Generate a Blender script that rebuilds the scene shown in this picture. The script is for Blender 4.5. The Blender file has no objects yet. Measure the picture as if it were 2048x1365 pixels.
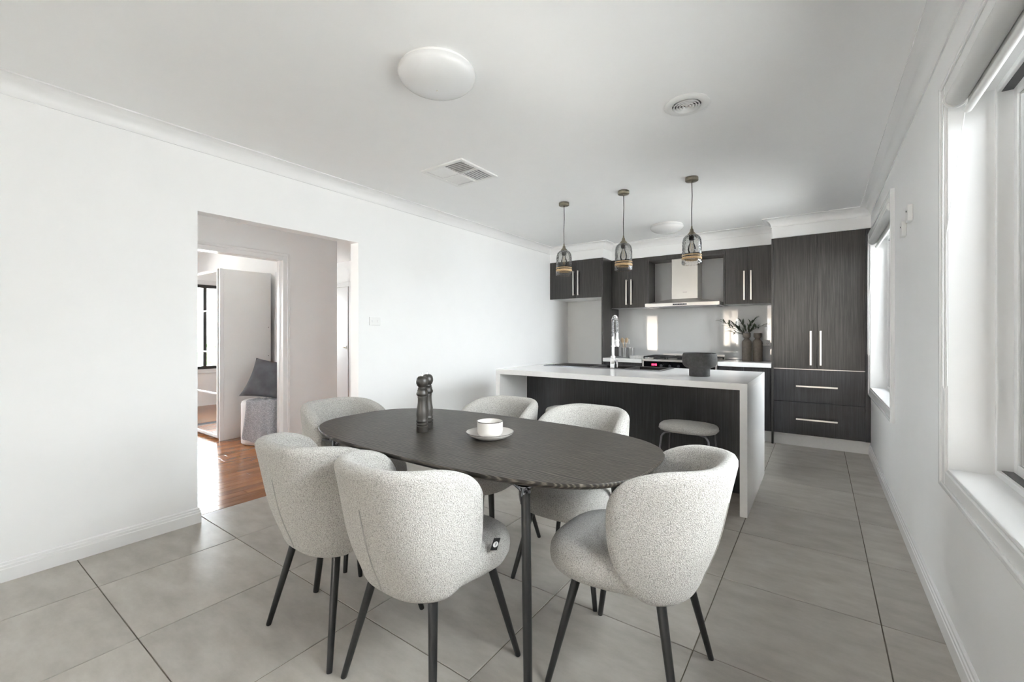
import bpy, bmesh, math, random
from math import sin, cos, pi, radians, sqrt
from mathutils import Vector, Matrix

random.seed(7)
S = bpy.context.scene
C = S.collection

# ------------------------------------------------------------------ camera, sky, exposure
cam_d = bpy.data.cameras.new('camera'); cam = bpy.data.objects.new('camera', cam_d); C.objects.link(cam)
cam.location = (0, 0, 1.22); cam.rotation_euler = (pi/2, 0, radians(35.37))
cam_d.sensor_width = 36; cam_d.lens = 865/2048*36; cam_d.shift_y = -14.5/2048; cam_d.clip_start = 0.02
S.camera = cam
W = bpy.data.worlds.new('overcast_sky'); S.world = W; W.use_nodes = True
W.node_tree.nodes['Background'].inputs[0].default_value = (0.915, 0.96, 1.0, 1)
W.node_tree.nodes['Background'].inputs[1].default_value = 1.6
S.view_settings.view_transform = 'Standard'; S.view_settings.look = 'None'
S.view_settings.gamma = 1; S.view_settings.use_curve_mapping = False
S.view_settings.exposure = 4.24
sun_d = bpy.data.lights.new('sun', 'SUN'); sun_d.energy = 2.5; sun_d.angle = radians(1.0); sun_d.color = (1.0, 0.97, 0.93)
sun = bpy.data.objects.new('sun', sun_d); C.objects.link(sun); sun.rotation_euler = Vector((-0.12, 0.55, 0.83)).to_track_quat('Z', 'Y').to_euler()
S.cycles.diffuse_bounces = 8; S.cycles.max_bounces = 14; S.cycles.transparent_max_bounces = 16
S.cycles.caustics_reflective = False; S.cycles.caustics_refractive = False
S.cycles.sample_clamp_indirect = 6

def portal(name, loc, rot, sx, sy):          # marks a window as the way in for sky light; emits nothing itself
    d = bpy.data.lights.new(name, 'AREA'); d.shape = 'RECTANGLE'; d.size = sx; d.size_y = sy
    d.cycles.is_portal = True
    o = bpy.data.objects.new(name, d); o.location = loc; o.rotation_euler = rot; C.objects.link(o)
portal('portal_window_near', (0.66, 1.45, 1.41), (0, pi/2, 0), 1.46, 1.86)
portal('portal_window_far', (0.66, 4.76, 1.41), (0, pi/2, 0), 1.46, 1.52)
portal('portal_rear', (-1.38, -6.72, 1.19), (pi/2, 0, 0), 3.5, 2.36)
portal('portal_bedroom', (-8.70, 1.25, 1.35), (0, -pi/2, 0), 1.5, 1.9)
portal('portal_passage', (-8.70, 3.75, 1.4), (0, -pi/2, 0), 1.2, .7)
portal('portal_hall', (-3.94, -0.70, 1.24), (pi/2, 0, 0), .98, 1.1)

# ------------------------------------------------------------------ materials
def nt(name):
    m = bpy.data.materials.new(name); m.use_nodes = True
    n = m.node_tree; return m, n, n.nodes['Principled BSDF']
def setp(b, col, rough, metal=0.0, spec=None, coat=0.0):
    b.inputs['Base Color'].default_value = (*col, 1); b.inputs['Roughness'].default_value = rough
    b.inputs['Metallic'].default_value = metal
    if spec is not None: b.inputs['Specular IOR Level'].default_value = spec
    if coat: b.inputs['Coat Weight'].default_value = coat; b.inputs['Coat Roughness'].default_value = 0.05
def node(n, t, **k):
    x = n.nodes.new(t)
    for a, v in k.items(): setattr(x, a, v)
    return x
def coords(n, scale=(1, 1, 1), kind='Object', rot=(0, 0, 0)):
    tc = node(n, 'ShaderNodeTexCoord'); mp = node(n, 'ShaderNodeMapping')
    mp.inputs['Scale'].default_value = scale; mp.inputs['Rotation'].default_value = rot
    n.links.new(tc.outputs[kind], mp.inputs['Vector']); return mp.outputs['Vector']
def noise(n, vec, scale, detail=3, rough=0.5):
    x = node(n, 'ShaderNodeTexNoise'); x.inputs['Scale'].default_value = scale
    x.inputs['Detail'].default_value = detail; x.inputs['Roughness'].default_value = rough
    n.links.new(vec, x.inputs['Vector']); return x.outputs['Fac']
def ramp(n, fac, stops):
    r = node(n, 'ShaderNodeValToRGB'); e = r.color_ramp.elements
    while len(e) < len(stops): e.new(0.5)
    for el, (p, c) in zip(e, stops): el.position = p; el.color = (*c, 1)
    n.links.new(fac, r.inputs['Fac']); return r.outputs['Color']
def bump(n, b, h, strength, dist):
    x = node(n, 'ShaderNodeBump'); x.inputs['Strength'].default_value = strength; x.inputs['Distance'].default_value = dist
    n.links.new(h, x.inputs['Height']); n.links.new(x.outputs['Normal'], b.inputs['Normal'])

def plain(name, col, rough=0.5, metal=0.0, spec=None, coat=0.0, var=0.05, vs=6.0, bmp=0.0, bs=200.0, bd=0.001):
    m, n, b = nt(name); setp(b, col, rough, metal, spec, coat)
    v = coords(n); f = noise(n, v, vs, 3)
    n.links.new(ramp(n, f, [(0.3, tuple(c*(1-var) for c in col)), (0.7, tuple(min(1, c*(1+var)) for c in col))]), b.inputs['Base Color'])
    if bmp: bump(n, b, noise(n, v, bs, 2), bmp, bd)
    return m

M = {}
M['wall'] = plain('wall_paint', (0.90, 0.90, 0.90), 0.55, var=0.006, bmp=0.05, bs=300)
M['ceil'] = plain('ceiling_paint', (0.89, 0.89, 0.89), 0.7, var=0.006)
M['gloss'] = plain('white_gloss_paint', (0.86, 0.86, 0.86), 0.25, var=0.005)
M['white'] = plain('white_plastic', (0.82, 0.82, 0.81), 0.35, var=0.01)
M['grout'] = plain('grout', (0.16, 0.14, 0.11), 0.9, var=0.2, vs=20)
M['stone'] = plain('white_engineered_stone', (0.88, 0.877, 0.87), 0.12, var=0.015, vs=40)
M['black'] = plain('black_metal', (0.012, 0.012, 0.012), 0.38, var=0.1)
M['dark'] = plain('black_plastic', (0.015, 0.015, 0.016), 0.3, var=0.1)
M['gap'] = plain('shadow_gap', (0.01, 0.01, 0.01), 0.9, var=0.05)
M['steel'] = plain('stainless_steel', (0.62, 0.60, 0.57), 0.28, 1.0, var=0.04, vs=3)
M['nickel'] = plain('brushed_nickel', (0.80, 0.77, 0.72), 0.30, 1.0, var=0.03)
M['chrome'] = plain('chrome', (0.85, 0.85, 0.86), 0.07, 1.0, var=0.01)
M['gunmetal'] = plain('dark_chrome', (0.22, 0.22, 0.24), 0.2, 1.0, var=0.05)
M['brass'] = plain('aged_brass', (0.25, 0.225, 0.175), 0.35, 1.0, var=0.15, vs=60)
M['rope'] = plain('tan_band', (0.55, 0.38, 0.20), 0.7, var=0.2, vs=120, bmp=0.4, bs=400)
M['mirror'] = plain('mirror_glass', (0.88, 0.89, 0.89), 0.01, 1.0, var=0.0)
M['splash'] = plain('pale_grey_back_painted_glass', (0.60, 0.605, 0.605), 0.03, var=0.01, spec=0.8, coat=0.6)
M['ceramic'] = plain('white_glazed_ceramic', (0.70, 0.675, 0.64), 0.22, var=0.02, vs=30)
M['darkrim'] = plain('dark_glaze_line', (0.05, 0.04, 0.035), 0.3)
M['clay'] = plain('matt_charcoal_stoneware', (0.066, 0.066, 0.066), 0.75, var=0.25, vs=60, bmp=0.3, bs=260)
M['taupe'] = plain('taupe_stoneware', (0.23, 0.20, 0.17), 0.8, var=0.12, vs=40, bmp=0.2, bs=300)
M['sinkm'] = plain('black_composite_sink', (0.030, 0.028, 0.027), 0.35, var=0.2, vs=200)
M['leaf'] = plain('olive_leaf', (0.075, 0.105, 0.065), 0.5, var=0.3, vs=30)
M['stem'] = plain('olive_stem', (0.10, 0.085, 0.05), 0.7, var=0.2)
M['spoon'] = plain('pale_beech', (0.58, 0.43, 0.28), 0.5, var=0.15, vs=30)
M['pouf'] = plain('white_boucle_pouf', (0.80, 0.78, 0.78), 0.9, var=0.06, vs=150, bmp=0.5, bs=200, bd=0.003)
M['velvet'] = plain('grey_velvet', (0.125, 0.13, 0.145), 0.85, var=0.25, vs=9)
M['steelcan'] = plain('brushed_steel_canister', (0.62, 0.62, 0.62), 0.33, 1.0, var=0.05)
M['opal'] = plain('opal_acrylic', (0.74, 0.74, 0.74), 0.2, var=0.0)
M['tag'] = plain('black_fabric_tag', (0.015, 0.015, 0.015), 0.8)
M['blind'] = plain('roller_blind_fabric', (0.72, 0.72, 0.71), 0.7, var=0.02, bmp=0.1, bs=500)
M['alu'] = plain('white_powder_coated_aluminium', (0.80, 0.80, 0.80), 0.35, var=0.01)
M['render'] = plain('cream_brick', (0.52, 0.44, 0.37), 0.9, var=0.15, vs=5)
M['roof'] = plain('roof_tile', (0.25, 0.22, 0.21), 0.8, var=0.2, vs=8)
M['ground'] = plain('concrete_paving', (0.60, 0.58, 0.55), 0.9, var=0.1, vs=2)
M['hedge'] = plain('hedge', (0.06, 0.09, 0.04), 0.8, var=0.5, vs=8)
M['seam'] = plain('stitched_seam', (0.40, 0.39, 0.37), 0.9)
M['ovenglass'] = plain('black_oven_glass', (0.006, 0.006, 0.007), 0.06)
M['tray'] = plain('speckled_terrazzo', (0.62, 0.61, 0.60), 0.4, var=0.5, vs=160)

m, n, b = nt('red_display'); setp(b, (0.3, 0.0, 0.02), 0.4)
b.inputs['Emission Color'].default_value = (1, 0.03, 0.08, 1); b.inputs['Emission Strength'].default_value = 0.6; M['led'] = m

# porcelain floor tile, each tile a little different
m, n, b = nt('grey_porcelain_tile'); setp(b, (.28, .26, .24), 0.36)
v = coords(n, kind='Object'); oi = node(n, 'ShaderNodeObjectInfo')
add = node(n, 'ShaderNodeVectorMath', operation='ADD'); mul = node(n, 'ShaderNodeVectorMath', operation='SCALE'); mul.inputs['Scale'].default_value = 30
n.links.new(oi.outputs['Random'], mul.inputs[0]); n.links.new(v, add.inputs[0]); n.links.new(mul.outputs[0], add.inputs[1])
st = node(n, 'ShaderNodeMapping'); st.inputs['Scale'].default_value = (1.6, 3.6, 1); n.links.new(add.outputs[0], st.inputs['Vector'])
f = noise(n, st.outputs[0], 3.0, 8, 0.62)
c1 = ramp(n, f, [(0.32, (0.365, 0.338, 0.297)), (0.5, (0.425, 0.398, 0.356)), (0.68, (0.485, 0.460, 0.418))])
hs = node(n, 'ShaderNodeHueSaturation'); mr = node(n, 'ShaderNodeMapRange'); mr.inputs['To Min'].default_value = 0.94; mr.inputs['To Max'].default_value = 1.05
n.links.new(oi.outputs['Random'], mr.inputs['Value']); n.links.new(mr.outputs[0], hs.inputs['Value']); n.links.new(c1, hs.inputs['Color'])
n.links.new(hs.outputs[0], b.inputs['Base Color']); bump(n, b, noise(n, add.outputs[0], 60, 3), 0.06, 0.002); M['tile'] = m

# orange-brown timber boards
m, n, b = nt('polished_timber_board'); setp(b, (.4, .16, .05), 0.16)
v = coords(n, (14, 1.2, 1)); oi = node(n, 'ShaderNodeObjectInfo')
add = node(n, 'ShaderNodeVectorMath', operation='ADD'); mul = node(n, 'ShaderNodeVectorMath', operation='SCALE'); mul.inputs['Scale'].default_value = 40
n.links.new(oi.outputs['Random'], mul.inputs[0]); n.links.new(v, add.inputs[0]); n.links.new(mul.outputs[0], add.inputs[1])
f = noise(n, add.outputs[0], 2.5, 6, 0.6)
c1 = ramp(n, f, [(0.3, (0.25, 0.090, 0.030)), (0.55, (0.39, 0.160, 0.058)), (0.75, (0.50, 0.23, 0.095))])
hs = node(n, 'ShaderNodeHueSaturation'); mr = node(n, 'ShaderNodeMapRange'); mr.inputs['To Min'].default_value = 0.75; mr.inputs['To Max'].default_value = 1.15
n.links.new(oi.outputs['Random'], mr.inputs['Value']); n.links.new(mr.outputs[0], hs.inputs['Value']); n.links.new(c1, hs.inputs['Color'])
n.links.new(hs.outputs[0], b.inputs['Base Color']); M['board'] = m

# boucle upholstery
m, n, b = nt('cream_boucle'); setp(b, (.7, .67, .62), 0.95, spec=0.1)
v = coords(n); f1 = noise(n, v, 260, 2, 0.7)
vo = node(n, 'ShaderNodeTexVoronoi'); vo.inputs['Scale'].default_value = 330; n.links.new(v, vo.inputs['Vector'])
mx = node(n, 'ShaderNodeMath', operation='SUBTRACT'); n.links.new(f1, mx.inputs[0])
m2 = node(n, 'ShaderNodeMath', operation='MULTIPLY'); m2.inputs[1].default_value = 0.35; n.links.new(vo.outputs['Distance'], m2.inputs[0]); n.links.new(m2.outputs[0], mx.inputs[1])
n.links.new(ramp(n, mx.outputs[0], [(0.08, (0.285, 0.275, 0.252)), (0.26, (0.47, 0.455, 0.425)), (0.48, (0.64, 0.622, 0.590))]), b.inputs['Base Color'])
bump(n, b, mx.outputs[0], 1.0, 0.004); b.inputs['Sheen Weight'].default_value = 0.15; M['boucle'] = m

# dark woodgrain laminate, vertical / horizontal grain
def laminate(name, sc, base):
    m, n, b = nt(name); setp(b, base, 0.34, spec=0.5)
    v = coords(n, sc); f = noise(n, v, 1.0, 6, 0.65)
    n.links.new(ramp(n, f, [(0.35, tuple(c*0.55 for c in base)), (0.5, base), (0.68, tuple(c*1.9 for c in base))]), b.inputs['Base Color'])
    bump(n, b, f, 0.35, 0.001); return m
M['lam'] = laminate('charcoal_woodgrain_laminate', (120, 120, 3.0), (0.035, 0.0325, 0.030))
M['lamd'] = laminate('charcoal_woodgrain_panel', (120, 120, 3.0), (0.026, 0.026, 0.029))

# black-stained oak with open grain
m, n, b = nt('black_stained_oak'); setp(b, (.02, .02, .02), 0.40, spec=0.22)
v = coords(n, (1.0, 6.0, 6.0))
big = noise(n, v, 1.1, 3, 0.5)
wv = node(n, 'ShaderNodeTexWave'); wv.wave_type = 'BANDS'; wv.bands_direction = 'Y'
wv.inputs['Scale'].default_value = 4.2; wv.inputs['Distortion'].default_value = 9.0; wv.inputs['Detail'].default_value = 2.5
wv.inputs['Detail Scale'].default_value = 0.8; wv.inputs['Detail Roughness'].default_value = 0.5
n.links.new(v, wv.inputs['Vector'])
pv = coords(n, (14, 220, 220)); pores = noise(n, pv, 1.0, 3, 0.6)
mm = node(n, 'ShaderNodeMath', operation='MULTIPLY'); n.links.new(wv.outputs['Fac'], mm.inputs[0]); n.links.new(pores, mm.inputs[1])
n.links.new(ramp(n, mm.outputs[0], [(0.10, (0.024, 0.021, 0.018)), (0.30, (0.042, 0.037, 0.031)), (0.56, (0.13, 0.115, 0.095))]), b.inputs['Base Color'])
bump(n, b, mm.outputs[0], 0.25, 0.001); M['oak'] = m

# brushed dark paint-worn timber of the mills
M['mill'] = plain('dark_brushed_wood', (0.045, 0.041, 0.036), 0.30, var=0.35, vs=25)

# knitted throw
m, n, b = nt('grey_waffle_knit'); setp(b, (.42, .43, .46), 0.95, spec=0.1)
v = coords(n, (1, 1, 1)); vo = node(n, 'ShaderNodeTexVoronoi'); vo.inputs['Scale'].default_value = 110; n.links.new(v, vo.inputs['Vector'])
n.links.new(ramp(n, vo.outputs['Distance'], [(0.1, (0.66, 0.67, 0.70)), (0.6, (0.40, 0.41, 0.44))]), b.inputs['Base Color'])
bump(n, b, vo.outputs['Distance'], 0.5, 0.004); M['knit'] = m

def glassy(name, tint, gloss_fac=0.0, seeds=False, rough=0.0):
    m = bpy.data.materials.new(name); m.use_nodes = True; n = m.node_tree; n.nodes.clear()
    out = node(n, 'ShaderNodeOutputMaterial'); mix = node(n, 'ShaderNodeMixShader'); tr = node(n, 'ShaderNodeBsdfTransparent'); gl = node(n, 'ShaderNodeBsdfGlossy')
    tr.inputs[0].default_value = (*tint, 1); gl.inputs['Roughness'].default_value = rough
    lw = node(n, 'ShaderNodeLayerWeight'); lw.inputs['Blend'].default_value = 0.25 + gloss_fac
    n.links.new(lw.outputs['Fresnel'], mix.inputs[0]); n.links.new(tr.outputs[0], mix.inputs[1]); n.links.new(gl.outputs[0], mix.inputs[2]); n.links.new(mix.outputs[0], out.inputs[0])
    if seeds:
        v = coords(n); vo = node(n, 'ShaderNodeTexVoronoi'); vo.inputs['Scale'].default_value = 90; n.links.new(v, vo.inputs['Vector'])
        bp = node(n, 'ShaderNodeBump'); bp.inputs['Strength'].default_value = 0.8; bp.inputs['Distance'].default_value = 0.004
        n.links.new(vo.outputs['Distance'], bp.inputs['Height']); n.links.new(bp.outputs[0], gl.inputs['Normal']); n.links.new(bp.outputs[0], lw.inputs['Normal'])
        n.links.new(ramp(n, vo.outputs['Distance'], [(0.12, tuple(t*0.75 for t in tint)), (0.3, tint)]), tr.inputs[0])
    return m
M['pane'] = glassy('clear_window_glass', (0.97, 0.98, 0.98))
M['smoke'] = glassy('smoky_seeded_glass', (0.915, 0.915, 0.91), -0.08, True)
M['clear'] = glassy('clear_seeded_glass', (0.98, 0.98, 0.98), -0.05, True)
M['bulb'] = glassy('bulb_glass', (0.93, 0.92, 0.90), 0.1)

# ------------------------------------------------------------------ mesh helpers
def new(): return bmesh.new()
def box(bm, x0, x1, y0, y1, z0, z1, bev=0.0, seg=2):
    t = bmesh.new(); bmesh.ops.create_cube(t, size=1)
    for v in t.verts: v.co = Vector((x0+(v.co.x+.5)*(x1-x0), y0+(v.co.y+.5)*(y1-y0), z0+(v.co.z+.5)*(z1-z0)))
    if bev: bmesh.ops.bevel(t, geom=list(t.edges), offset=bev, segments=seg, profile=0.5, affect='EDGES', clamp_overlap=True)
    merge(bm, t); return bm
def merge(bm, t, mat=None):
    if mat is not None: bmesh.ops.transform(t, matrix=mat, verts=t.verts)
    me = bpy.data.meshes.new('tmp'); t.to_mesh(me); t.free(); bm.from_mesh(me); bpy.data.meshes.remove(me)
def lathe(bm, prof, seg=32, c=(0, 0, 0), closed=False):
    rings = []
    for r, z in prof:
        if r < 1e-6: rings.append([bm.verts.new((c[0], c[1], c[2]+z))])
        else: rings.append([bm.verts.new((c[0]+r*cos(2*pi*k/seg), c[1]+r*sin(2*pi*k/seg), c[2]+z)) for k in range(seg)])
    pairs = list(zip(rings, rings[1:]))
    if closed: pairs.append((rings[-1], rings[0]))
    for a, b_ in pairs:
        for k in range(seg):
            k2 = (k+1) % seg
            if len(a) == 1 and len(b_) == 1: continue
            if len(a) == 1: bm.faces.new((a[0], b_[k2], b_[k]))
            elif len(b_) == 1: bm.faces.new((a[k], a[k2], b_[0]))
            else: bm.faces.new((a[k], a[k2], b_[k2], b_[k]))
    bmesh.ops.recalc_face_normals(bm, faces=bm.faces[:]); return bm
def tube(bm, pts, rad, seg=10, cap=True):
    pts = [Vector(p) for p in pts]; N = len(pts)
    rads = rad if isinstance(rad, (list, tuple)) else [rad]*N
    up = None; rings = []
    for i, p in enumerate(pts):
        t = (pts[min(i+1, N-1)]-pts[max(i-1, 0)]).normalized()
        if up is None: up = Vector((0, 0, 1)) if abs(t.z) < 0.9 else Vector((1, 0, 0))
        u = (up - t*up.dot(t)).normalized(); w = t.cross(u); up = u
        rings.append([bm.verts.new(p + (u*cos(2*pi*k/seg)+w*sin(2*pi*k/seg))*rads[i]) for k in range(seg)])
    for a, b_ in zip(rings, rings[1:]):
        for k in range(seg): bm.faces.new((a[k], a[(k+1) % seg], b_[(k+1) % seg], b_[k]))
    if cap: bm.faces.new(rings[0][::-1]); bm.faces.new(rings[-1])
    return bm
def sweep(bm, path, prof, closed_prof=True):
    """profile (d = into the room to the right of the path, z) swept along a plan path with mitred corners"""
    P = [Vector(p) for p in path]; rings = []
    for i, p in enumerate(P):
        nrm = []
        if i > 0: t = (P[i]-P[i-1]).normalized(); nrm.append(Vector((t.y, -t.x)))
        if i < len(P)-1: t = (P[i+1]-P[i]).normalized(); nrm.append(Vector((t.y, -t.x)))
        mvec = nrm[0] if len(nrm) == 1 else (nrm[0]+nrm[1])/(1+nrm[0].dot(nrm[1]))
        rings.append([bm.verts.new((p.x+mvec.x*d, p.y+mvec.y*d, z)) for d, z in prof])
    K = len(prof)
    for a, b_ in zip(rings, rings[1:]):
        for k in range(K): bm.faces.new((a[k], a[(k+1) % K], b_[(k+1) % K], b_[k]))
    bm.faces.new(rings[0]); bm.faces.new(rings[-1][::-1])
    bmesh.ops.recalc_face_normals(bm, faces=bm.faces[:]); return bm
def stack(bm, rings, cap0=True, cap1=True):
    R = [[bm.verts.new(p) for p in r] for r in rings]; K = len(R[0])
    for a, b_ in zip(R, R[1:]):
        for k in range(K): bm.faces.new((a[k], a[(k+1) % K], b_[(k+1) % K], b_[k]))
    if cap0: bm.faces.new(R[0][::-1])
    if cap1: bm.faces.new(R[-1])
    bmesh.ops.recalc_face_normals(bm, faces=bm.faces[:]); return bm
def superell(a, b_, nexp, K, sh=0.0):
    o = []
    for k in range(K):
        t = 2*pi*k/K; c, s = cos(t), sin(t)
        o.append((a*math.copysign(abs(c)**(2/nexp), c), b_*math.copysign(abs(s)**(2/nexp), s)))
    return o

# ------------------------------------------------------------------ object helpers
def obj(name, bm, mat, parent=None, smooth=False, world=False, label=None, loc=None, kind=None):
    if world and parent: bmesh.ops.translate(bm, vec=-world_loc(parent), verts=bm.verts)
    me = bpy.data.meshes.new(name); bm.to_mesh(me); bm.free()
    me.materials.append(M[mat] if isinstance(mat, str) else mat)
    if smooth:
        for p in me.polygons: p.use_smooth = True
        me.set_sharp_from_angle(angle=radians(45 if smooth is True else smooth))
    o = bpy.data.objects.new(name, me); C.objects.link(o)
    if parent: o.parent = parent
    if loc: o.location = loc
    if label: o['label'] = label
    if kind: o['kind'] = kind
    return o
def world_loc(o):
    v = Vector(o.location)
    while o.parent: o = o.parent; v = v + Vector(o.location)
    return v
def thing(name, label, cat, loc=(0, 0, 0), rz=0.0, group=None, kind=None):
    o = bpy.data.objects.new(name, None); C.objects.link(o); o.empty_display_size = 0.1
    o.location = loc; o.rotation_euler = (0, 0, rz); o['label'] = label
    if cat: o['category'] = cat
    if group: o['group'] = group
    if kind: o['kind'] = kind
    return o
def single(name, bm, mat, label, cat, group=None, smooth=False):
    xs = [v.co.x for v in bm.verts]; ys = [v.co.y for v in bm.verts]; zs = [v.co.z for v in bm.verts]
    c = Vector(((min(xs)+max(xs))/2, (min(ys)+max(ys))/2, min(zs)))
    bmesh.ops.translate(bm, vec=-c, verts=bm.verts)
    o = obj(name, bm, mat, smooth=smooth, loc=c); o['label'] = label; o['category'] = cat
    if group: o['group'] = group
    return o
def struct(name, bm, mat, label, smooth=False):
    o = obj(name, bm, mat, smooth=smooth); o['kind'] = 'structure'; o['label'] = label; return o
def dup(root, loc, rz, label=None, group=None):
    def cp(o, par):
        c = o.copy(); C.objects.link(c); c.parent = par
        for ch in o.children: cp(ch, c)
        return c
    r = cp(root, None); r.location = loc; r.rotation_euler = (0, 0, rz)
    if label: r['label'] = label
    if group: r['group'] = group
    return r

# ================================================================== SETTING
XL, XR, YB, YR, H = -3.275, 0.423, 6.17, -6.50, 2.49
# floor: grout bed and every porcelain tile
bm = new(); box(bm, -3.39, 0.62, YR-0.2, YB+0.15, -0.10, -0.003)
floor = struct('floor', bm, 'grout', 'grey porcelain tiled floor of the dining room and kitchen')
P, G = 0.609, 0.0045
xs = [-3.39] + [-2.832+P*k for k in range(6)] + [0.423]
ys = [YR] + [0.545-P*k for k in range(11, 0, -1)] + [0.545+P*k for k in range(10)]
ys = [y for y in ys if y < YB-0.05] + [YB]
meshes = {}
for i in range(len(xs)-1):
    for j in range(len(ys)-1):
        w = round(xs[i+1]-xs[i]-G, 4); d = round(ys[j+1]-ys[j]-G, 4)
        if w < 0.02 or d < 0.02: continue
        if (w, d) not in meshes:
            t = new(); box(t, -w/2, w/2, -d/2, d/2, -0.008, 0.0, 0.0012, 1)
            me = bpy.data.meshes.new('tile'); t.to_mesh(me); t.free(); me.materials.append(M['tile']); meshes[(w, d)] = me
        o = bpy.data.objects.new('tile', meshes[(w, d)]); C.objects.link(o); o.parent = floor
        o.location = ((xs[i]+xs[i+1])/2, (ys[j]+ys[j+1])/2, random.uniform(-0.0004, 0.0003))
# timber floor beyond the opening
bm = new(); box(bm, -8.7, -3.39, -0.7, 4.7, -0.10, -0.004)
tf = struct('floor', bm, 'gap', 'orange brown timber floor of the hall and bedroom')
bw = 0.088; meshes = {}
for i in range(38):
    x1 = -3.392-i*bw; y = -0.6-random.uniform(0, 1.2)
    if x1-bw < -6.9: break
    while y < 4.5:
        L = random.choice([1.2, 1.5, 1.8]); a, e = max(y, -0.6), min(y+L, 4.5); y += L
        if e-a < 0.1 or e < 0.4: continue
        L2 = round(e-a-0.002, 3)
        if L2 not in meshes:
            t = new(); box(t, -bw/2+.001, bw/2-.001, -L2/2, L2/2, -0.01, 0, 0.0015, 1)
            me = bpy.data.meshes.new('floorboard'); t.to_mesh(me); t.free(); me.materials.append(M['board']); meshes[L2] = me
        o = bpy.data.objects.new('floorboard', meshes[L2]); C.objects.link(o); o.parent = tf
        o.location = (x1-bw/2, (a+e)/2, random.uniform(-.0003, .0003))
bm = new(); box(bm, -8.7, -3.40-int(40)*0.088+0.02, -0.6, 4.5, -0.004, 0.0)
o = obj('floorboard_area', bm, 'board', tf); o['kind'] = 'stuff'

bm = new(); box(bm, -8.8, 0.75, YR-0.3, YB+0.3, H, H+0.15)
struct('ceiling', bm, 'ceil', 'flat white painted plaster ceiling')
bm = new()
box(bm, -3.385, XL, YR, 1.103, 0, H); box(bm, -3.385, XL, 2.30, YB+.1, 0, H); box(bm, -3.385, XL, 1.103, 2.30, 2.015, H)
struct('wall_left', bm, 'wall', 'long white wall with a wide square opening to the hall')
W1 = (0.53, 2.385); W2 = (4.0, 5.53); WZ = (0.676, 2.15)
bm = new()
for a, e in ((YR-.2, W1[0]), (W1[1], W2[0]), (W2[1], YB+.1)): box(bm, XR, XR+.22, a, e, 0, H)
for a, e in (W1, W2): box(bm, XR, XR+.22, a, e, 0, WZ[0]); box(bm, XR, XR+.22, a, e, WZ[1], H)
struct('wall_right', bm, 'wall', 'white wall with two windows on the right')
bm = new(); box(bm, -3.385, XR, YB, YB+.15, 0, H)
struct('wall_back', bm, 'wall', 'white wall behind the kitchen')
bm = new(); RD = (-1.7, 0.35); RW = (-3.12, -2.55)
box(bm, -3.385, RW[0], YR-.2, YR, 0, H); box(bm, RW[1], RD[0], YR-.2, YR, 0, H); box(bm, RW[0], RW[1], YR-.2, YR, 0, .72); box(bm, RW[0], RW[1], YR-.2, YR, 2.18, H); box(bm, RD[1], XR+.22, YR-.2, YR, 0, H); box(bm, RD[0], RD[1], YR-.2, YR, 2.38, H)
struct('wall_rear', bm, 'wall', 'white wall behind the viewer with wide added glazed doors')
# plaster bulkheads over the cabinets
bm = new(); box(bm, XL, -2.43, 5.595, YB, 2.276, H); box(bm, -2.43, -0.43, 5.885, YB, 2.269, H); box(bm, -0.43, XR, 5.60, YB, 2.279, H)
struct('wall_bulkhead', bm, 'wall', 'white plaster bulkhead above the kitchen cabinets')
# hall, bedroom and passage walls
bm = new(); HX = -4.69
box(bm, HX-.11, HX, -0.5, 1.50, 0, H); box(bm, HX-.11, HX, 2.37, 3.0, 0, H); box(bm, HX-.11, HX, 1.50, 2.37, 2.02, H)
struct('wall_hall', bm, 'wall', 'white hall wall with the bedroom doorway')
bm = new(); box(bm, -8.5, HX-.11, 2.70, 3.0, 0, H)
struct('wall_bedroom', bm, 'wall', 'white wall behind the wardrobe in the bedroom')
bm = new(); box(bm, -8.5, -3.385, 4.5, 4.65, 0, H)
struct('wall_passage', bm, 'wall', 'white wall at the end of the hall')
bm = new(); BW = (0.35, 2.05)
box(bm, -8.65, -8.5, -0.62, BW[0], 0, H); box(bm, -8.65, -8.5, BW[1], 3.4, 0, H); box(bm, -8.65, -8.5, 4.1, 4.65, 0, H); box(bm, -8.65, -8.5, 3.4, 4.1, 2.0, H); box(bm, -8.65, -8.5, 3.4, 4.1, 0, .8); box(bm, -8.65, -8.5, BW[0], BW[1], 0, 0.62); box(bm, -8.65, -8.5, BW[0], BW[1], 2.05, H)
struct('wall_far', bm, 'wall', 'white outer wall of the bedroom with a window')
bm = new(); HW = (-4.42, -3.46)
box(bm, -8.65, HW[0], -0.62, -0.5, 0, H); box(bm, HW[1], -3.385, -0.62, -0.5, 0, H); box(bm, HW[0], HW[1], -0.62, -0.5, 1.78, H); box(bm, HW[0], HW[1], -0.62, -0.5, 0, .70)
struct('wall_outer', bm, 'wall', 'white wall at the near end of the hall with a window')

# cornices
prof = [(0, 2.402), (0.006, 2.402)]
for k in range(9):
    t = k/8*pi/2; prof.append((0.085-0.075*cos(t) - 0.0, 2.482-0.075+0.075*sin(t)*1.0))
prof = [(0, 2.400), (0.007, 2.400)] + [(0.082-0.075*cos(k/8*pi/2), 2.408+0.075*sin(k/8*pi/2)) for k in range(9)] + [(0.089, 2.483), (0.089, H), (0, H)]
bm = sweep(new(), [(XL, YR), (XL, 5.595), (-2.43, 5.595), (-2.43, 5.885), (-0.43, 5.885), (-0.43, 5.60), (XR, 5.60), (XR, YR), (XL, YR+0.0)], prof)
struct('trim_1', bm, 'gloss', 'white cove cornice around the ceiling', 30)
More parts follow.
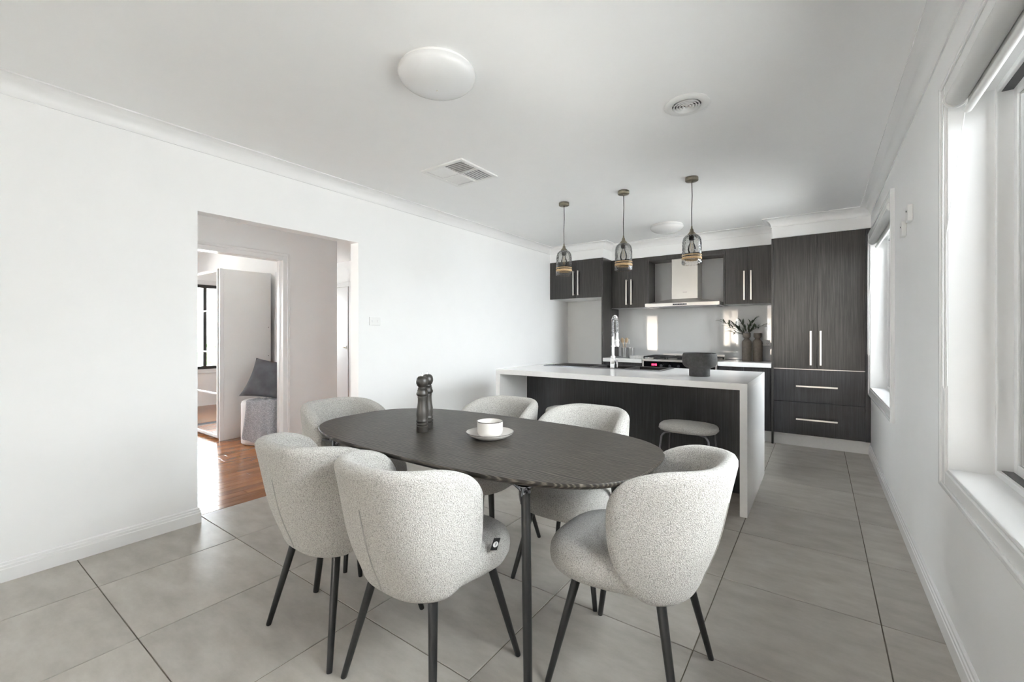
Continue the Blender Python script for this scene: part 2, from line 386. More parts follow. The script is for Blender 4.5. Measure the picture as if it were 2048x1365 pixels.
# baseboards
bprof = [(0, 0.0), (0.016, 0.0), (0.016, 0.062), (0.013, 0.066), (0.013, 0.078), (0.009, 0.082), (0.008, 0.092), (0.004, 0.097), (0, 0.098)]
bm = sweep(new(), [(XL, YR), (XL, 1.103), (-3.387, 1.103)], bprof); struct('baseboard_left', bm, 'gloss', 'white skirting board along the left wall before the opening', 20)
bm = sweep(new(), [(-3.387, 2.30), (XL, 2.30), (XL, 6.16)], bprof); struct('baseboard_left', bm, 'gloss', 'white skirting board along the left wall past the opening', 20)
bm = sweep(new(), [(XR, 5.645), (XR, YR)], bprof); struct('baseboard_right', bm, 'gloss', 'white skirting board under the windows', 20)
bm = new(); sweep(bm, [(HX, 2.445), (HX, 3.0)], bprof); struct('baseboard_hall', bm, 'gloss', 'white skirting board along the hall wall', 20)
bm = new(); sweep(bm, [(-6.53, 4.5), (-3.385, 4.5)], bprof); struct('baseboard_passage', bm, 'gloss', 'white skirting board at the end of the hall', 20)

# windows -----------------------------------------------------------------
def frame_rect(bm, x0, x1, a0, a1, z0, z1, w, bev=0.0, axis='x'):
    """rectangular ring of four bars; slab x0..x1 thick, spanning a0..a1 along y (axis x) or along x (axis y)"""
    def bx(p, q, r, s):
        if axis == 'x': box(bm, x0, x1, p, q, r, s, bev)
        else: box(bm, p, q, x0, x1, r, s, bev)
    bx(a0, a0+w, z0, z1); bx(a1-w, a1, z0, z1); bx(a0+w, a1-w, z0, z0+w); bx(a0+w, a1-w, z1-w, z1)
def window_right(k, rng, label):
    a, e = rng; z0, z1 = WZ
    t = thing('window_%d' % k, label, None, (XR, (a+e)/2, z0), kind='structure')
    bm = new(); aw = 0.07            # architrave: two steps
    frame_rect(bm, XR-0.018, XR+0.001, a-aw, e+aw, z0-aw, z1+aw, aw, 0.004); frame_rect(bm, XR-0.025, XR-0.015, a-aw+.0, e+aw-.0, z0-aw, z1+aw, 0.02, 0.004)
    obj('architrave', bm, 'gloss', t, world=True)
    bm = new(); r = 0.012            # timber reveal lining
    box(bm, XR-.01, XR+.12, a, a+r, z0, z1); box(bm, XR-.01, XR+.12, e-r, e, z0, z1); box(bm, XR-.01, XR+.12, a, e, z1-r, z1)
    obj('reveal', bm, 'gloss', t, world=True)
    bm = new(); box(bm, XR-.012, XR+.12, a+r, e-r, z0, z0+.014, 0.003); obj('sill', bm, 'gloss', t, world=True)
    zf0 = z0+.014; X0 = XR+.115
    bm = new(); frame_rect(bm, X0, X0+.075, a+r, e-r, zf0, z1-r, 0.022, 0.002); fr = obj('window_frame', bm, 'alu', t, world=True)
    mid = (a+e)/2
    for s, (p, q, xo) in enumerate(((a+.036, mid+.02, 0.016), (mid-.02, e-.036, 0.042))):
        bm = new(); frame_rect(bm, X0+xo, X0+xo+.022, p, q, zf0+.022, z1-.034, 0.034, 0.002); sa = obj('sash', bm, 'alu', t, world=True)
        bm = new(); frame_rect(bm, X0+xo+.0075, X0+xo+.0155, p+.034, q-.034, zf0+.056, z1-.068, 0.003); obj('gasket', bm, 'seam', sa, world=True)
        bm = new(); box(bm, X0+xo+.009, X0+xo+.014, p+.0345, q-.0345, zf0+.0565, z1-.0685); obj('pane', bm, 'pane', sa, world=True)
    bm = new(); box(bm, X0+.012, X0+.060, a+.036, e-.036, zf0+.0215, zf0+.024); obj('track', bm, 'dark', t, world=True)
    bm = new(); box(bm, X0+.012, X0+.060, a+.036, e-.036, z1-.036, z1-.0335); obj('track', bm, 'dark', t, world=True)
    return t
window_right(1, W1, 'large white framed sliding window nearest the viewer on the right wall')
window_right(2, W2, 'white framed sliding window beside the tall kitchen cabinet')
# rear glazed doors, out of view; added and sized to light the room
t = thing('door_1', 'added white framed glazed sliding doors behind the viewer, made wide for light', None, ((RD[0]+RD[1])/2, YR-.1, 0), kind='structure')
bm = new(); frame_rect(bm, YR-.15, YR-.05, RD[0], RD[1], 0, 2.38, 0.05, 0.003, 'y'); obj('door_frame', bm, 'alu', t, world=True)
for k in range(3):
    p = RD[0]+.05+k*0.65; q = p+0.65
    bm = new(); frame_rect(bm, YR-.12, YR-.08, p, q, .05, 2.33, 0.06, 0.003, 'y'); sa = obj('sash', bm, 'alu', t, world=True)
    bm = new(); box(bm, p+.06, q-.06, YR-.103, YR-.097, .11, 2.27); obj('pane', bm, 'pane', sa, world=True)
t = thing('window_6', 'narrow window beside the glazed doors behind the viewer', None, (-2.83, YR-.1, .72), kind='structure')
bm = new(); frame_rect(bm, YR-.15, YR-.05, RW[0], RW[1], .72, 2.18, 0.035, 0.003, 'y'); box(bm, -2.86, -2.83, YR-.14, YR-.06, .755, 2.145); obj('window_frame', bm, 'alu', t, world=True)
for p, q in ((RW[0]+.035, -2.86), (-2.83, RW[1]-.035)):
    bm = new(); box(bm, p, q, YR-.103, YR-.097, .755, 2.145); obj('pane', bm, 'pane', t, world=True)
# bedroom window
t = thing('window_3', 'bedroom window seen in the wardrobe mirror', None, (-8.57, 1.2, 0.62), kind='structure')
bm = new(); frame_rect(bm, -8.62, -8.52, BW[0], BW[1], 0.62, 2.05, 0.05, 0.003); box(bm, -8.60, -8.54, 1.17, 1.22, .67, 2.0); obj('window_frame', bm, 'black', t, world=True)
bm = new(); box(bm, -8.573, -8.568, BW[0]+.05, 1.17, .67, 2.0); obj('pane', bm, 'pane', t, world=True)
bm = new(); box(bm, -8.573, -8.568, 1.22, BW[1]-.05, .67, 2.0); obj('pane', bm, 'pane', t, world=True)
bm = new(); frame_rect(bm, -8.5, -8.48, BW[0]-.07, BW[1]+.07, .55, 2.12, .07, .004); obj('architrave', bm, 'gloss', t, world=True)
# hall window, out of view; put in and widened to brighten the hall
t = thing('window_4', 'unseen window at the near end of the hall, widened for more light', None, (-4.05, -.56, .70), kind='structure')
bm = new(); frame_rect(bm, -.60, -.52, HW[0], HW[1], .70, 1.78, 0.04, 0.003, 'y'); box(bm, -4.22, -4.19, -.59, -.53, .74, 1.74); obj('window_frame', bm, 'gloss', t, world=True)
for p, q in ((HW[0]+.04, -4.22), (-4.19, HW[1]-.04)):
    bm = new(); box(bm, p, q, -.563, -.557, .74, 1.74); obj('pane', bm, 'pane', t, world=True)
t = thing('window_5', 'added unseen window lighting the passage from its far end', None, (-8.57, 3.75, .8), kind='structure')  # no window known here; added to bring light into the passage
bm = new(); frame_rect(bm, -8.61, -8.53, 3.4, 4.1, .8, 2.0, 0.05, 0.003); obj('window_frame', bm, 'gloss', t, world=True)
bm = new(); box(bm, -8.573, -8.568, 3.45, 4.05, .85, 1.95); obj('pane', bm, 'pane', t, world=True)
# bedroom doorway lining + architrave
t = thing('trim_2', 'white moulded architrave and jamb around the bedroom doorway', None, (HX, 1.93, 0), kind='structure')
bm = new(); aw = .072
def arch_x(bm, x0, x1, a, e, ztop, w, bev):
    box(bm, x0, x1, a-w, a, 0, ztop+w, bev); box(bm, x0, x1, e, e+w, 0, ztop+w, bev); box(bm, x0, x1, a, e, ztop, ztop+w, bev)
arch_x(bm, HX-.002, HX+.014, 1.515, 2.355, 2.005, aw, .003); arch_x(bm, HX+.012, HX+.022, 1.515-.045, 2.355+.045, 2.05, .027, .003)
obj('architrave', bm, 'gloss', t, world=True)
bm = new(); box(bm, HX-.115, HX+.003, 1.50, 1.515, 0, 2.02); box(bm, HX-.115, HX+.003, 2.355, 2.37, 0, 2.02); box(bm, HX-.115, HX+.003, 1.515, 2.355, 2.005, 2.02)
box(bm, HX-.08, HX-.045, 2.343, 2.356, 0, 2.006); box(bm, HX-.08, HX-.045, 1.514, 1.527, 0, 2.006)
obj('jamb', bm, 'gloss', t, world=True)
bm = new(); box(bm, HX-.045, HX-.012, 2.352, 2.356, .98, 1.05, .001); obj('strike_plate', bm, 'white', t, world=True)
# door at the end of the passage
t = thing('door_3', 'white flush door with a lever handle at the end of the hall', None, (-7.04, 4.49, 0), kind='structure')
bm = new(); box(bm, -7.45, -6.645, 4.455, 4.492, .01, 2.035, .002); dl = obj('door_leaf', bm, 'gloss', t, world=True)
bm = new()
box(bm, -7.52, -7.452, 4.462, 4.50, 0, 2.11, .004); box(bm, -6.627, -6.555, 4.462, 4.50, 0, 2.11, .004); box(bm, -7.452, -6.627, 4.462, 4.50, 2.04, 2.11, .004)
obj('architrave', bm, 'gloss', t, world=True)
bm = new(); lathe(bm, [(0, 0), (.027, 0), (.027, .008), (.01, .010), (.01, .04), (0, .04)], 16)
bmesh.ops.rotate(bm, cent=(0, 0, 0), matrix=Matrix.Rotation(pi/2, 3, 'X'), verts=bm.verts); bmesh.ops.translate(bm, vec=(-6.70, 4.455, .985), verts=bm.verts)
box(bm, -6.82, -6.69, 4.408, 4.422, .977, .993, .003); obj('door_handle', bm, 'nickel', dl, world=True, smooth=True)
bm = new(); box(bm, -6.645, -6.627, 4.48, 4.499, 0, 2.04); obj('door_gap', bm, 'gap', t, world=True)  # near-black strip standing in for the shadowed gap beside the leaf
# white door in the bedroom back wall
t = thing('door_4', 'white door with a thin outlined panel beside the wardrobe', None, (-5.1, 2.70, 0), kind='structure')
bm = new(); box(bm, -5.50, -4.81, 2.672, 2.70, 0.005, 1.985, .002); obj('door_leaf', bm, 'gloss', t, world=True)
bm = new(); frame_rect(bm, 2.666, 2.673, -5.30, -4.86, .85, 1.86, .008, 0, 'y'); obj('panel_moulding', bm, 'seam', t, world=True)

# ================================================================== KITCHEN
def handle(bmx, x, y, z0, z1, vertical=True):
    w = 0.011
    if vertical:
        box(bmx, x-w/1.4, x+w/1.4, y-.034, y-.022, z0, z1, .0015); box(bmx, x-w/2, x+w/2, y-.024, y, z0+.004, z0+.018); box(bmx, x-w/2, x+w/2, y-.024, y, z1-.018, z1-.004)
    else:
        pass
def door(t, x0, x1, y, z0, z1, hx, hz, mat='lam', nm='door'):
    g = .0015; bm = new(); box(bm, x0+g, x1-g, y, y+.018, z0+g, z1-g, .001, 1); d = obj(nm, bm, mat, t, world=True)
    bm = new(); handle(bm, hx, y, *hz); obj('handle', bm, 'nickel', d, world=True)
    return d
def carcass(t, x0, x1, y0, y1, z0, z1, mat='lamd'):
    bm = new(); box(bm, x0, x1, y0, y1, z0, z1); return obj('body', bm, mat, t, world=True)
# overhead cabinet above the fridge recess with its full-height side panel
t = thing('overhead_cabinet', 'charcoal woodgrain double-door cabinet over the empty white fridge recess', 'cabinet', (-2.85, 5.88, 1.727), group='overhead kitchen cabinets')
carcass(t, -3.273, -2.452, 5.608, 6.168, 1.735, 2.272, 'lam')
bm = new(); box(bm, -3.273, -2.452, 5.60, 6.168, 1.728, 1.735); obj('underside', bm, 'white', t, world=True, label='white cabinet underside')
bm = new(); box(bm, -3.273, -3.225, 5.590, 5.608, 1.728, 2.272, .001, 1); obj('filler_strip', bm, 'lam', t, world=True)
door(t, -3.225, -2.838, 5.590, 1.728, 2.272, -2.875, (1.77, 2.12)); door(t, -2.838, -2.452, 5.590, 1.728, 2.272, -2.80, (1.77, 2.12))
bm = new(); box(bm, -2.451, -2.431, 5.590, 6.168, 0, 2.272, .001, 1); obj('side_panel', bm, 'lam', t, world=True)
bm = new(); box(bm, -2.60, -2.59, 5.75, 5.752, 1.70, 1.728); box(bm, -2.85, -2.59, 5.75, 5.753, 1.715, 1.7185); obj('light_strip', bm, 'white', t, world=True)
# fridge recess back board
bm = new(); box(bm, -3.273, -2.452, 6.150, 6.168, 0.0, 1.726); single('recess_panel', bm, 'white', 'plain white back panel of the empty fridge recess beside the side panel', 'panel')

t = thing('overhead_cabinet', 'charcoal double-door overhead cabinet left of the range hood above the canisters', 'cabinet', (-2.16, 6.0, 1.58), group='overhead kitchen cabinets')
carcass(t, -2.429, -1.892, 5.898, 6.152, 1.588, 2.266, 'lam')
bm = new(); box(bm, -2.429, -1.892, 5.890, 6.152, 1.580, 1.588); obj('underside', bm, 'white', t, world=True, label='white cabinet underside')
door(t, -2.429, -2.163, 5.880, 1.580, 2.266, -2.198, (1.625, 1.975)); door(t, -2.163, -1.910, 5.880, 1.580, 2.266, -2.128, (1.625, 1.975))
bm = new(); box(bm, -1.909, -1.889, 5.880, 6.152, 1.580, 2.266, .001, 1); obj('end_panel', bm, 'lam', t, world=True)
t = thing('overhead_cabinet', 'charcoal double-door overhead cabinet right of the range hood above the vases', 'cabinet', (-0.7, 6.0, 1.58), group='overhead kitchen cabinets')
carcass(t, -0.945, -0.434, 5.898, 6.152, 1.588, 2.266, 'lam')
bm = new(); box(bm, -0.945, -0.434, 5.890, 6.152, 1.580, 1.588); obj('underside', bm, 'white', t, world=True, label='white cabinet underside')
door(t, -0.945, -0.697, 5.880, 1.580, 2.266, -0.735, (1.627, 1.978)); door(t, -0.697, -0.434, 5.880, 1.580, 2.266, -0.662, (1.627, 1.978))
bm = new(); box(bm, -0.966, -0.946, 5.880, 6.152, 1.580, 2.266, .001, 1); obj('end_panel', bm, 'lam', t, world=True)
bm = new(); box(bm, -1.888, -0.967, 5.882, 6.152, 2.205, 2.266, .001, 1)
single('bridging_panel', bm, 'lam', 'dark woodgrain panel spanning the gap above the range hood chimney', 'panel')
# splashback glass
bm = new(); box(bm, -2.428, -0.432, 6.155, 6.167, 0.892, 2.20, .001, 1)
single('splashback', bm, 'splash', 'glossy pale grey glass splashback behind the cooktop', 'splashback')
# range hood
t = thing('range_hood', 'stainless steel canopy range hood between the overhead cabinets', 'range hood', (-1.43, 5.92, 1.574))
bm = new()
x0, x1, y0, y1 = -1.876, -0.975, 5.68, 6.152
ch = (-1.592, -1.270, 5.90, 6.152)
stack(bm, [[(x0, y0, 1.574), (x1, y0, 1.574), (x1, y1, 1.574), (x0, y1, 1.574)], [(x0, y0, 1.614), (x1, y0, 1.614), (x1, y1, 1.614), (x0, y1, 1.614)],
           [(ch[0], ch[2], 1.680), (ch[1], ch[2], 1.680), (ch[1], ch[3], 1.680), (ch[0], ch[3], 1.680)]])
obj('canopy', bm, 'steel', t, world=True)
bm = new(); box(bm, ch[0], ch[1], ch[2], ch[3], 1.678, 2.203, .001, 1); chm = obj('chimney', bm, 'steel', t, world=True)
bm = new(); box(bm, -1.452, -1.398, ch[2]-.001, ch[2]+.001, 1.762, 1.766); obj('badge', bm, 'dark', chm, world=True)
bm = new(); box(bm, -1.52, -1.35, y0-.003, y0+.002, 1.585, 1.603, .001, 1); cp = obj('control_panel', bm, 'dark', t, world=True)
for k in range(5):
    bm = new(); box(bm, -1.505+k*.031, -1.487+k*.031, y0-.005, y0-.002, 1.590, 1.598, .001, 1); obj('button', bm, 'gunmetal', cp, world=True)
bm = new(); box(bm, x0+.04, x1-.04, y0+.04, y1-.03, 1.566, 1.574); obj('filter', bm, 'gunmetal', t, world=True)
# base cabinets and worktops on the back run
def base_unit(x0, x1, label):
    t = thing('base_cabinet', label, 'cabinet', ((x0+x1)/2, 5.88, 0), group='base cabinets on the back run')
    carcass(t, x0, x1, 5.622, 6.15, .13, .838); mid = (x0+x1)/2
    door(t, x0, mid, 5.603, .13, .838, mid-.035, (.44, .78), 'lamd'); door(t, mid, x1, 5.603, .13, .838, mid+.035, (.44, .78), 'lamd')
    bm = new(); box(bm, x0, x1, 5.65, 5.67, 0, .13); obj('kickboard', bm, 'white', t, world=True)
base_unit(-2.429, -1.888, 'charcoal base cabinet left of the cooker'); base_unit(-0.978, -0.434, 'charcoal base cabinet right of the cooker')
bm = new(); box(bm, -2.429, -1.886, 5.582, 6.154, .839, .889, .002); single('worktop', bm, 'stone', 'white stone worktop left of the cooker with canisters', 'worktop', 'back run worktops')
bm = new(); box(bm, -0.980, -0.434, 5.582, 6.154, .839, .889, .002); single('worktop', bm, 'stone', 'white stone worktop right of the cooker holding the two vases', 'worktop', 'back run worktops')
# tall pantry
t = thing('pantry_cabinet', 'tall charcoal woodgrain pantry with two doors above two drawers', 'cabinet', (0, 5.88, 0))
carcass(t, -.412, .421, 5.612, 6.168, .13, 2.276)
bm = new(); box(bm, -.432, -.413, 5.592, 6.15, .0, 2.276, .001, 1); obj('side_panel', bm, 'lam', t, world=True)
door(t, -.412, -.017, 5.592, .842, 2.276, -.072, (.886, 1.25)); door(t, -.017, .378, 5.592, .842, 2.276, .013, (.886, 1.25))
bm = new(); box(bm, .380, .421, 5.592, 5.611, .13, 2.276, .001, 1); obj('filler_strip', bm, 'lamd', t, world=True)
bm = new(); box(bm, -.412, .378, 5.594, 5.612, .8365, .8425); obj('edge_strip', bm, 'nickel', t, world=True, label='bright metal strip between doors and drawers')
for z0, z1 in ((.486, .836), (.132, .484)):
    g = .0015; bm = new(); box(bm, -.412+g, .378-g, 5.592, 5.610, z0+g, z1-g, .001, 1); d = obj('drawer', bm, 'lamd', t, world=True)
    zc = z0+.172; bm = new(); box(bm, -.203, .157, 5.558, 5.570, zc-.008, zc+.008, .0015); box(bm, -.199, -.185, 5.568, 5.592, zc-.005, zc+.005); box(bm, .139, .153, 5.568, 5.592, zc-.005, zc+.005)
    obj('handle', bm, 'nickel', d, world=True)
bm = new(); box(bm, -.412, .421, 5.645, 5.665, 0, .13); obj('kickboard', bm, 'stone', t, world=True, label='pale grey kickboard')
# cooker
t = thing('freestanding_cooker', 'stainless freestanding cooker with black control panel and red clock', 'cooker', (-1.432, 5.87, 0))
cx0, cx1 = -1.880, -.986
bm = new(); box(bm, cx0, cx1, 5.60, 6.10, .09, .865, .002); obj('body', bm, 'steel', t, world=True)
bm = new(); box(bm, cx0, cx1, 5.575, 6.10, .866, .893, .004); obj('hob_surface', bm, 'steel', t, world=True)
bm = new(); box(bm, cx0+.12, cx1-.0, 6.10, 6.125, .86, .948, .003); obj('rear_upstand', bm, 'steel', t, world=True)
bm = new(); box(bm, cx0+.005, cx1-.005, 5.583, 5.60, .775, .864, .001, 1); cp = obj('control_panel', bm, 'ovenglass', t, world=True)
segs = {'0': 'abcdef', '8': 'abcdefg', '1': 'bc', '3': 'abgcd', '5': 'afgcd'}
def seg7(bm, ch, x, z, y, w=.011, h=.024, s=.0028):
    S7 = {'a': (0, w, h-s, h), 'g': (0, w, h/2-s/2, h/2+s/2), 'd': (0, w, 0, s), 'f': (0, s, h/2, h), 'b': (w-s, w, h/2, h), 'e': (0, s, 0, h/2), 'c': (w-s, w, 0, h/2)}
    for q in segs[ch]: a = S7[q]; box(bm, x+a[0], x+a[1], y-.001, y+.001, z+a[2], z+a[3])
bm = new()
for i, chh in enumerate('0000'): seg7(bm, chh, -1.757+i*.0155+(.006 if i > 1 else 0), .812, 5.5825)
for dz in (.818, .828): box(bm, -1.7268, -1.7245, 5.5815, 5.5835, dz, dz+.003)
obj('clock_digits', bm, 'led', cp, world=True, label='red clock digits')
for k in range(6):
    bm = new(); lathe(bm, [(0, 0), (.02, 0), (.018, .022), (0, .022)], 20); bmesh.ops.rotate(bm, cent=(0, 0, 0), matrix=Matrix.Rotation(pi/2, 3, 'X'), verts=bm.verts)
    bmesh.ops.translate(bm, vec=(-1.63+k*.105, 5.583, .815), verts=bm.verts); obj('knob', bm, 'gunmetal', cp, world=True, smooth=True)
bm = new(); box(bm, cx0+.005, cx1-.005, 5.575, 5.60, .16, .765, .003); od = obj('oven_door', bm, 'ovenglass', t, world=True)
bm = new(); tube(bm, [(cx0+.06, 5.535, .70), (cx1-.06, 5.535, .70)], .011); box(bm, cx0+.08, cx0+.1, 5.535, 5.576, .693, .707); box(bm, cx1-.1, cx1-.08, 5.535, 5.576, .693, .707); obj('handle', bm, 'steel', od, world=True, smooth=True)
for sx in (cx0, cx1-.02):
    bm = new(); box(bm, sx, sx+.02, 5.579, 5.60, .09, .864, .001, 1); obj('side_trim', bm, 'steel', t, world=True)
for sx in (cx0+.04, cx1-.04):
    for sy in (5.65, 6.05): bm = new(); lathe(bm, [(0, 0), (.02, 0), (.018, .09), (0, .09)], 14, (sx, sy, 0)); obj('leg', bm, 'steel', t, world=True, smooth=True)
for gx in (-1.735, -1.433, -1.131):
    bm = new(); w = .135
    for sx in (-w, 0, w): box(bm, gx+sx-.006, gx+sx+.006, 5.62, 6.06, .915, .928, .002)
    for sy in (5.625, 5.73, 5.84, 5.95, 6.055): box(bm, gx-w-.006, gx+w+.006, sy-.006, sy+.006, .915, .928, .002)
    for sx in (-w, w):
        for sy in (5.625, 6.055): box(bm, gx+sx-.006, gx+sx+.006, sy-.006, sy+.006, .893, .916)
    obj('pan_support', bm, 'black', t, world=True)
    for sy in (5.73, 5.95):
        bm = new(); lathe(bm, [(0, 0), (.045, 0), (.045, .012), (.03, .018), (0, .018)], 24, (gx, sy, .893)); obj('burner', bm, 'black', t, world=True, smooth=True)

# island ------------------------------------------------------------------
IX0, IX1, IY0, IY1, IZ = -2.478, -0.386, 3.228, 4.33, .888
SX0, SX1, SY0, SY1 = -2.33, -1.135, 3.86, 4.28     # sink cut-out
bm = new(); th = .045; cut = (SX0+.02, SX1-.02, SY0+.02, SY1-.02)
box(bm, IX0, IX1, IY0, cut[2], IZ-th, IZ, .0015); box(bm, IX0, cut[0], cut[2], IY1, IZ-th, IZ, .0); box(bm, cut[1], IX1, cut[2], IY1, IZ-th, IZ, 0); box(bm, cut[0], cut[1], cut[3], IY1, IZ-th, IZ, 0)
box(bm, IX0, IX0+th, IY0, IY1, 0, IZ-th, .0015); box(bm, IX1-th, IX1, IY0, IY1, 0, IZ-th, .0015)
single('island_worktop', bm, 'stone', 'white stone island worktop with waterfall ends and a deep overhang', 'worktop')
t = thing('island_cabinet', 'charcoal cabinet of the island under the white waterfall worktop', 'cabinet', (-1.43, 4.0, 0))
a, e = IX0+th+.001, IX1-th-.001
bm = new(); box(bm, a, e, 3.69, 3.71, 0, IZ-th-.001); obj('front_panel', bm, 'lamd', t, world=True)
bm = new(); box(bm, a, a+.018, 3.711, 4.26, .1, IZ-th-.001); obj('side_panel', bm, 'lamd', t, world=True)
bm = new(); box(bm, e-.018, e, 3.711, 4.26, .1, IZ-th-.001); obj('side_panel', bm, 'lamd', t, world=True)
bm = new(); box(bm, a+.019, e-.019, 3.711, 4.26, .1, .118); obj('base_panel', bm, 'lamd', t, world=True)
bm = new(); box(bm, a, e, 4.20, 4.218, 0, .1); obj('kickboard', bm, 'white', t, world=True)
nd = 4; wd = (e-a)/nd
for k in range(nd): door(t, a+k*wd, a+(k+1)*wd, 4.262, .1, IZ-th-.003, a+k*wd+wd*.9, (.5, .78), 'lamd')
for o in t.children:                                            # their handles face the cooker side
    if o.name.startswith('door'):
        for h_ in o.children:
            for v in h_.data.vertices: v.co.y = (4.262+.018)-t.location.y + (4.262-t.location.y - v.co.y)
# sink: rim, drainer, two bowls
t = thing('sink', 'long black double-bowl sink with drainer set into the island worktop', 'sink', ((SX0+SX1)/2, (SY0+SY1)/2, IZ))
bm = new(); zt = IZ+.006; b1 = (-1.80, -1.49); b2 = (-1.455, -1.165); by = (SY0+.05, SY1-.03)
for (p, q, r, s) in ((SX0, SX1, SY0, by[0]), (SX0, SX1, by[1], SY1), (SX0, b1[0], by[0], by[1]), (b1[1], b2[0], by[0], by[1]), (b2[1], SX1, by[0], by[1])):
    box(bm, p, q, r, s, IZ+.0005, zt)
obj('sink_deck', bm, 'sinkm', t, world=True)
for k in range(7):
    bm = new(); y = by[0]+.025+k*.046; box(bm, SX0+.06, b1[0]-.05, y, y+.012, zt, zt+.003, .001, 1); obj('drainer_rib', bm, 'sinkm', t, world=True)
for p, q in (b1, b2):
    bm = new(); zb = IZ-.19; w = .004
    box(bm, p-w, p, by[0], by[1], zb, IZ); box(bm, q, q+w, by[0], by[1], zb, IZ); box(bm, p-w, q+w, by[0]-w, by[0], zb, IZ); box(bm, p-w, q+w, by[1], by[1]+w, zb, IZ); box(bm, p-w, q+w, by[0]-w, by[1]+w, zb-w, zb)
    bo = obj('bowl', bm, 'sinkm', t, world=True)
    bm = new(); lathe(bm, [(0, .002), (.035, .002), (.042, 0), (0, 0)], 20, ((p+q)/2, (by[0]+by[1])/2, zb)); obj('drain', bm, 'chrome', bo, world=True)
# rim line of bright steel
bm = new()
for (p, q, r, s) in ((SX0-.004, SX1+.004, SY0-.004, SY0), (SX0-.004, SX1+.004, SY1, SY1+.004), (SX0-.004, SX0, SY0, SY1), (SX1, SX1+.004, SY0, SY1)): box(bm, p, q, r, s, IZ+.0004, zt+.001)
obj('rim', bm, 'gunmetal', t, world=True)
# spring tap
TX, TY = -1.587, 3.885
t = thing('spring_tap', 'tall chrome spring-neck kitchen tap standing on the sink edge', 'tap', (TX, TY, zt))
z = 0.0
bm = new(); box(bm, -.026, .026, -.026, .026, 0, .004, .001, 1); box(bm, -.021, .021, -.021, .021, .004, .098, .003); base_ = obj('tap_body', bm, 'chrome', t)
bm = new(); tube(bm, [(.02, 0, .07), (.045, 0, .07)], .011); tube(bm, [(.040, 0, .07), (.052, -.02, .045), (.060, -.045, .015)], [.008, .006, .005]); obj('lever', bm, 'chrome', t, smooth=True)
bm = new(); lathe(bm, [(0, .098), (.022, .098), (.020, .118), (.013, .122), (.013, .20), (.018, .202), (.018, .215), (.013, .217), (.013, .30), (0, .30)], 20); obj('riser', bm, 'chrome', t, smooth=True)
arch = [(0, 0, .30), (0, 0, .40)] + [(0, .05-.05*cos(k/10*pi), .44+.05*sin(k/10*pi)) for k in range(11)] + [(0, .10, .40), (0, .10, .33)]
bm = new(); tube(bm, arch, .007, 8); obj('hose', bm, 'gunmetal', t, smooth=True)
def arclen(pts, s):
    for p, q in zip(pts, pts[1:]):
        d = (Vector(q)-Vector(p)).length
        if s <= d: return Vector(p).lerp(Vector(q), s/d), (Vector(q)-Vector(p)).normalized()
        s -= d
    return Vector(pts[-1]), (Vector(pts[-1])-Vector(pts[-2])).normalized()
Ltot = sum((Vector(q)-Vector(p)).length for p, q in zip(arch, arch[1:])); turns = 34; NS = turns*10
hp = []
for k in range(NS+1):
    p, tg = arclen(arch, Ltot*k/NS*0.999); u = Vector((1, 0, 0)); w = tg.cross(u)
    hp.append(p + (u*cos(2*pi*k/10)+w*sin(2*pi*k/10))*.0135)
bm = new(); tube(bm, hp, .0028, 5); obj('spring', bm, 'chrome', t, smooth=True)
bm = new(); lathe(bm, [(0, .20), (.019, .20), (.022, .225), (.017, .245), (.013, .30), (.012, .335), (0, .335)], 20, (0, .10, 0)); obj('spray_head', bm, 'chrome', t, smooth=True)
bm = new(); box(bm, -.006, .006, 0, .10, .255, .265, .002); lathe(bm, [(.015, .25), (.022, .25), (.022, .27), (.015, .27)], 20, (0, .10, 0), True); obj('holder_arm', bm, 'chrome', t, smooth=True)
# footed bowl on the island
prof = [(0, 0), (.073, 0), (.076, .003), (.076, .058), (.082, .064), (.108, .074), (.124, .095), (.128, .125), (.126, .160), (.121, .178), (.117, .180), (.114, .176), (.118, .150), (.117, .115), (.100, .088), (.06, .076), (0, .074)]
single('footed_bowl', lathe(new(), prof, 48, (-.765, 3.62, IZ)), 'clay', 'matt charcoal footed bowl on the island worktop', 'bowl', smooth=True)

# things on the back run ----------------------------------------------------
WZT = .889
vp = [(0, 0), (.047, 0), (.052, .006), (.053, .02), (.053, .225), (.048, .245), (.030, .262), (.026, .272), (.028, .280), (.041, .292), (.042, .300), (.042, .338), (.038, .340), (.036, .338), (.036, .30), (.022, .275), (.022, .10), (0, .09)]
single('bottle_vase', lathe(new(), vp, 36, (-.715, 5.93, WZT)), 'taupe', 'taupe bottle-shaped vase holding olive branches', 'vase', 'taupe vases on the worktop', True)
single('bottle_vase', lathe(new(), vp, 36, (-.605, 5.97, WZT)), 'taupe', 'empty taupe bottle-shaped vase beside the power outlet', 'vase', 'taupe vases on the worktop', True)
t = thing('olive_branches', 'spray of narrow green olive leaves standing in a taupe vase', 'foliage', (-.715, 5.93, WZT+.30))
lm = new()
K = 7
ring = []
for k in range(K+1):
    s = k/K; w = .0085*sin(pi*min(1, s**0.8))+.0004
    ring.append((s*.065, w, .008*sin(s*pi)))
vt = []; 
for x, w, z in ring: vt.append((lm.verts.new((x, -w, z+.002)), lm.verts.new((x, 0, z)), lm.verts.new((x, w, z+.002))))
for a_, b_ in zip(vt, vt[1:]): lm.faces.new((a_[0], b_[0], b_[1], a_[1])); lm.faces.new((a_[1], b_[1], b_[2], a_[2]))
lme = bpy.data.meshes.new('leaf'); lm.to_mesh(lme); lm.free(); lme.materials.append(M['leaf'])
for p in lme.polygons: p.use_smooth = True
rnd = random.Random(3)
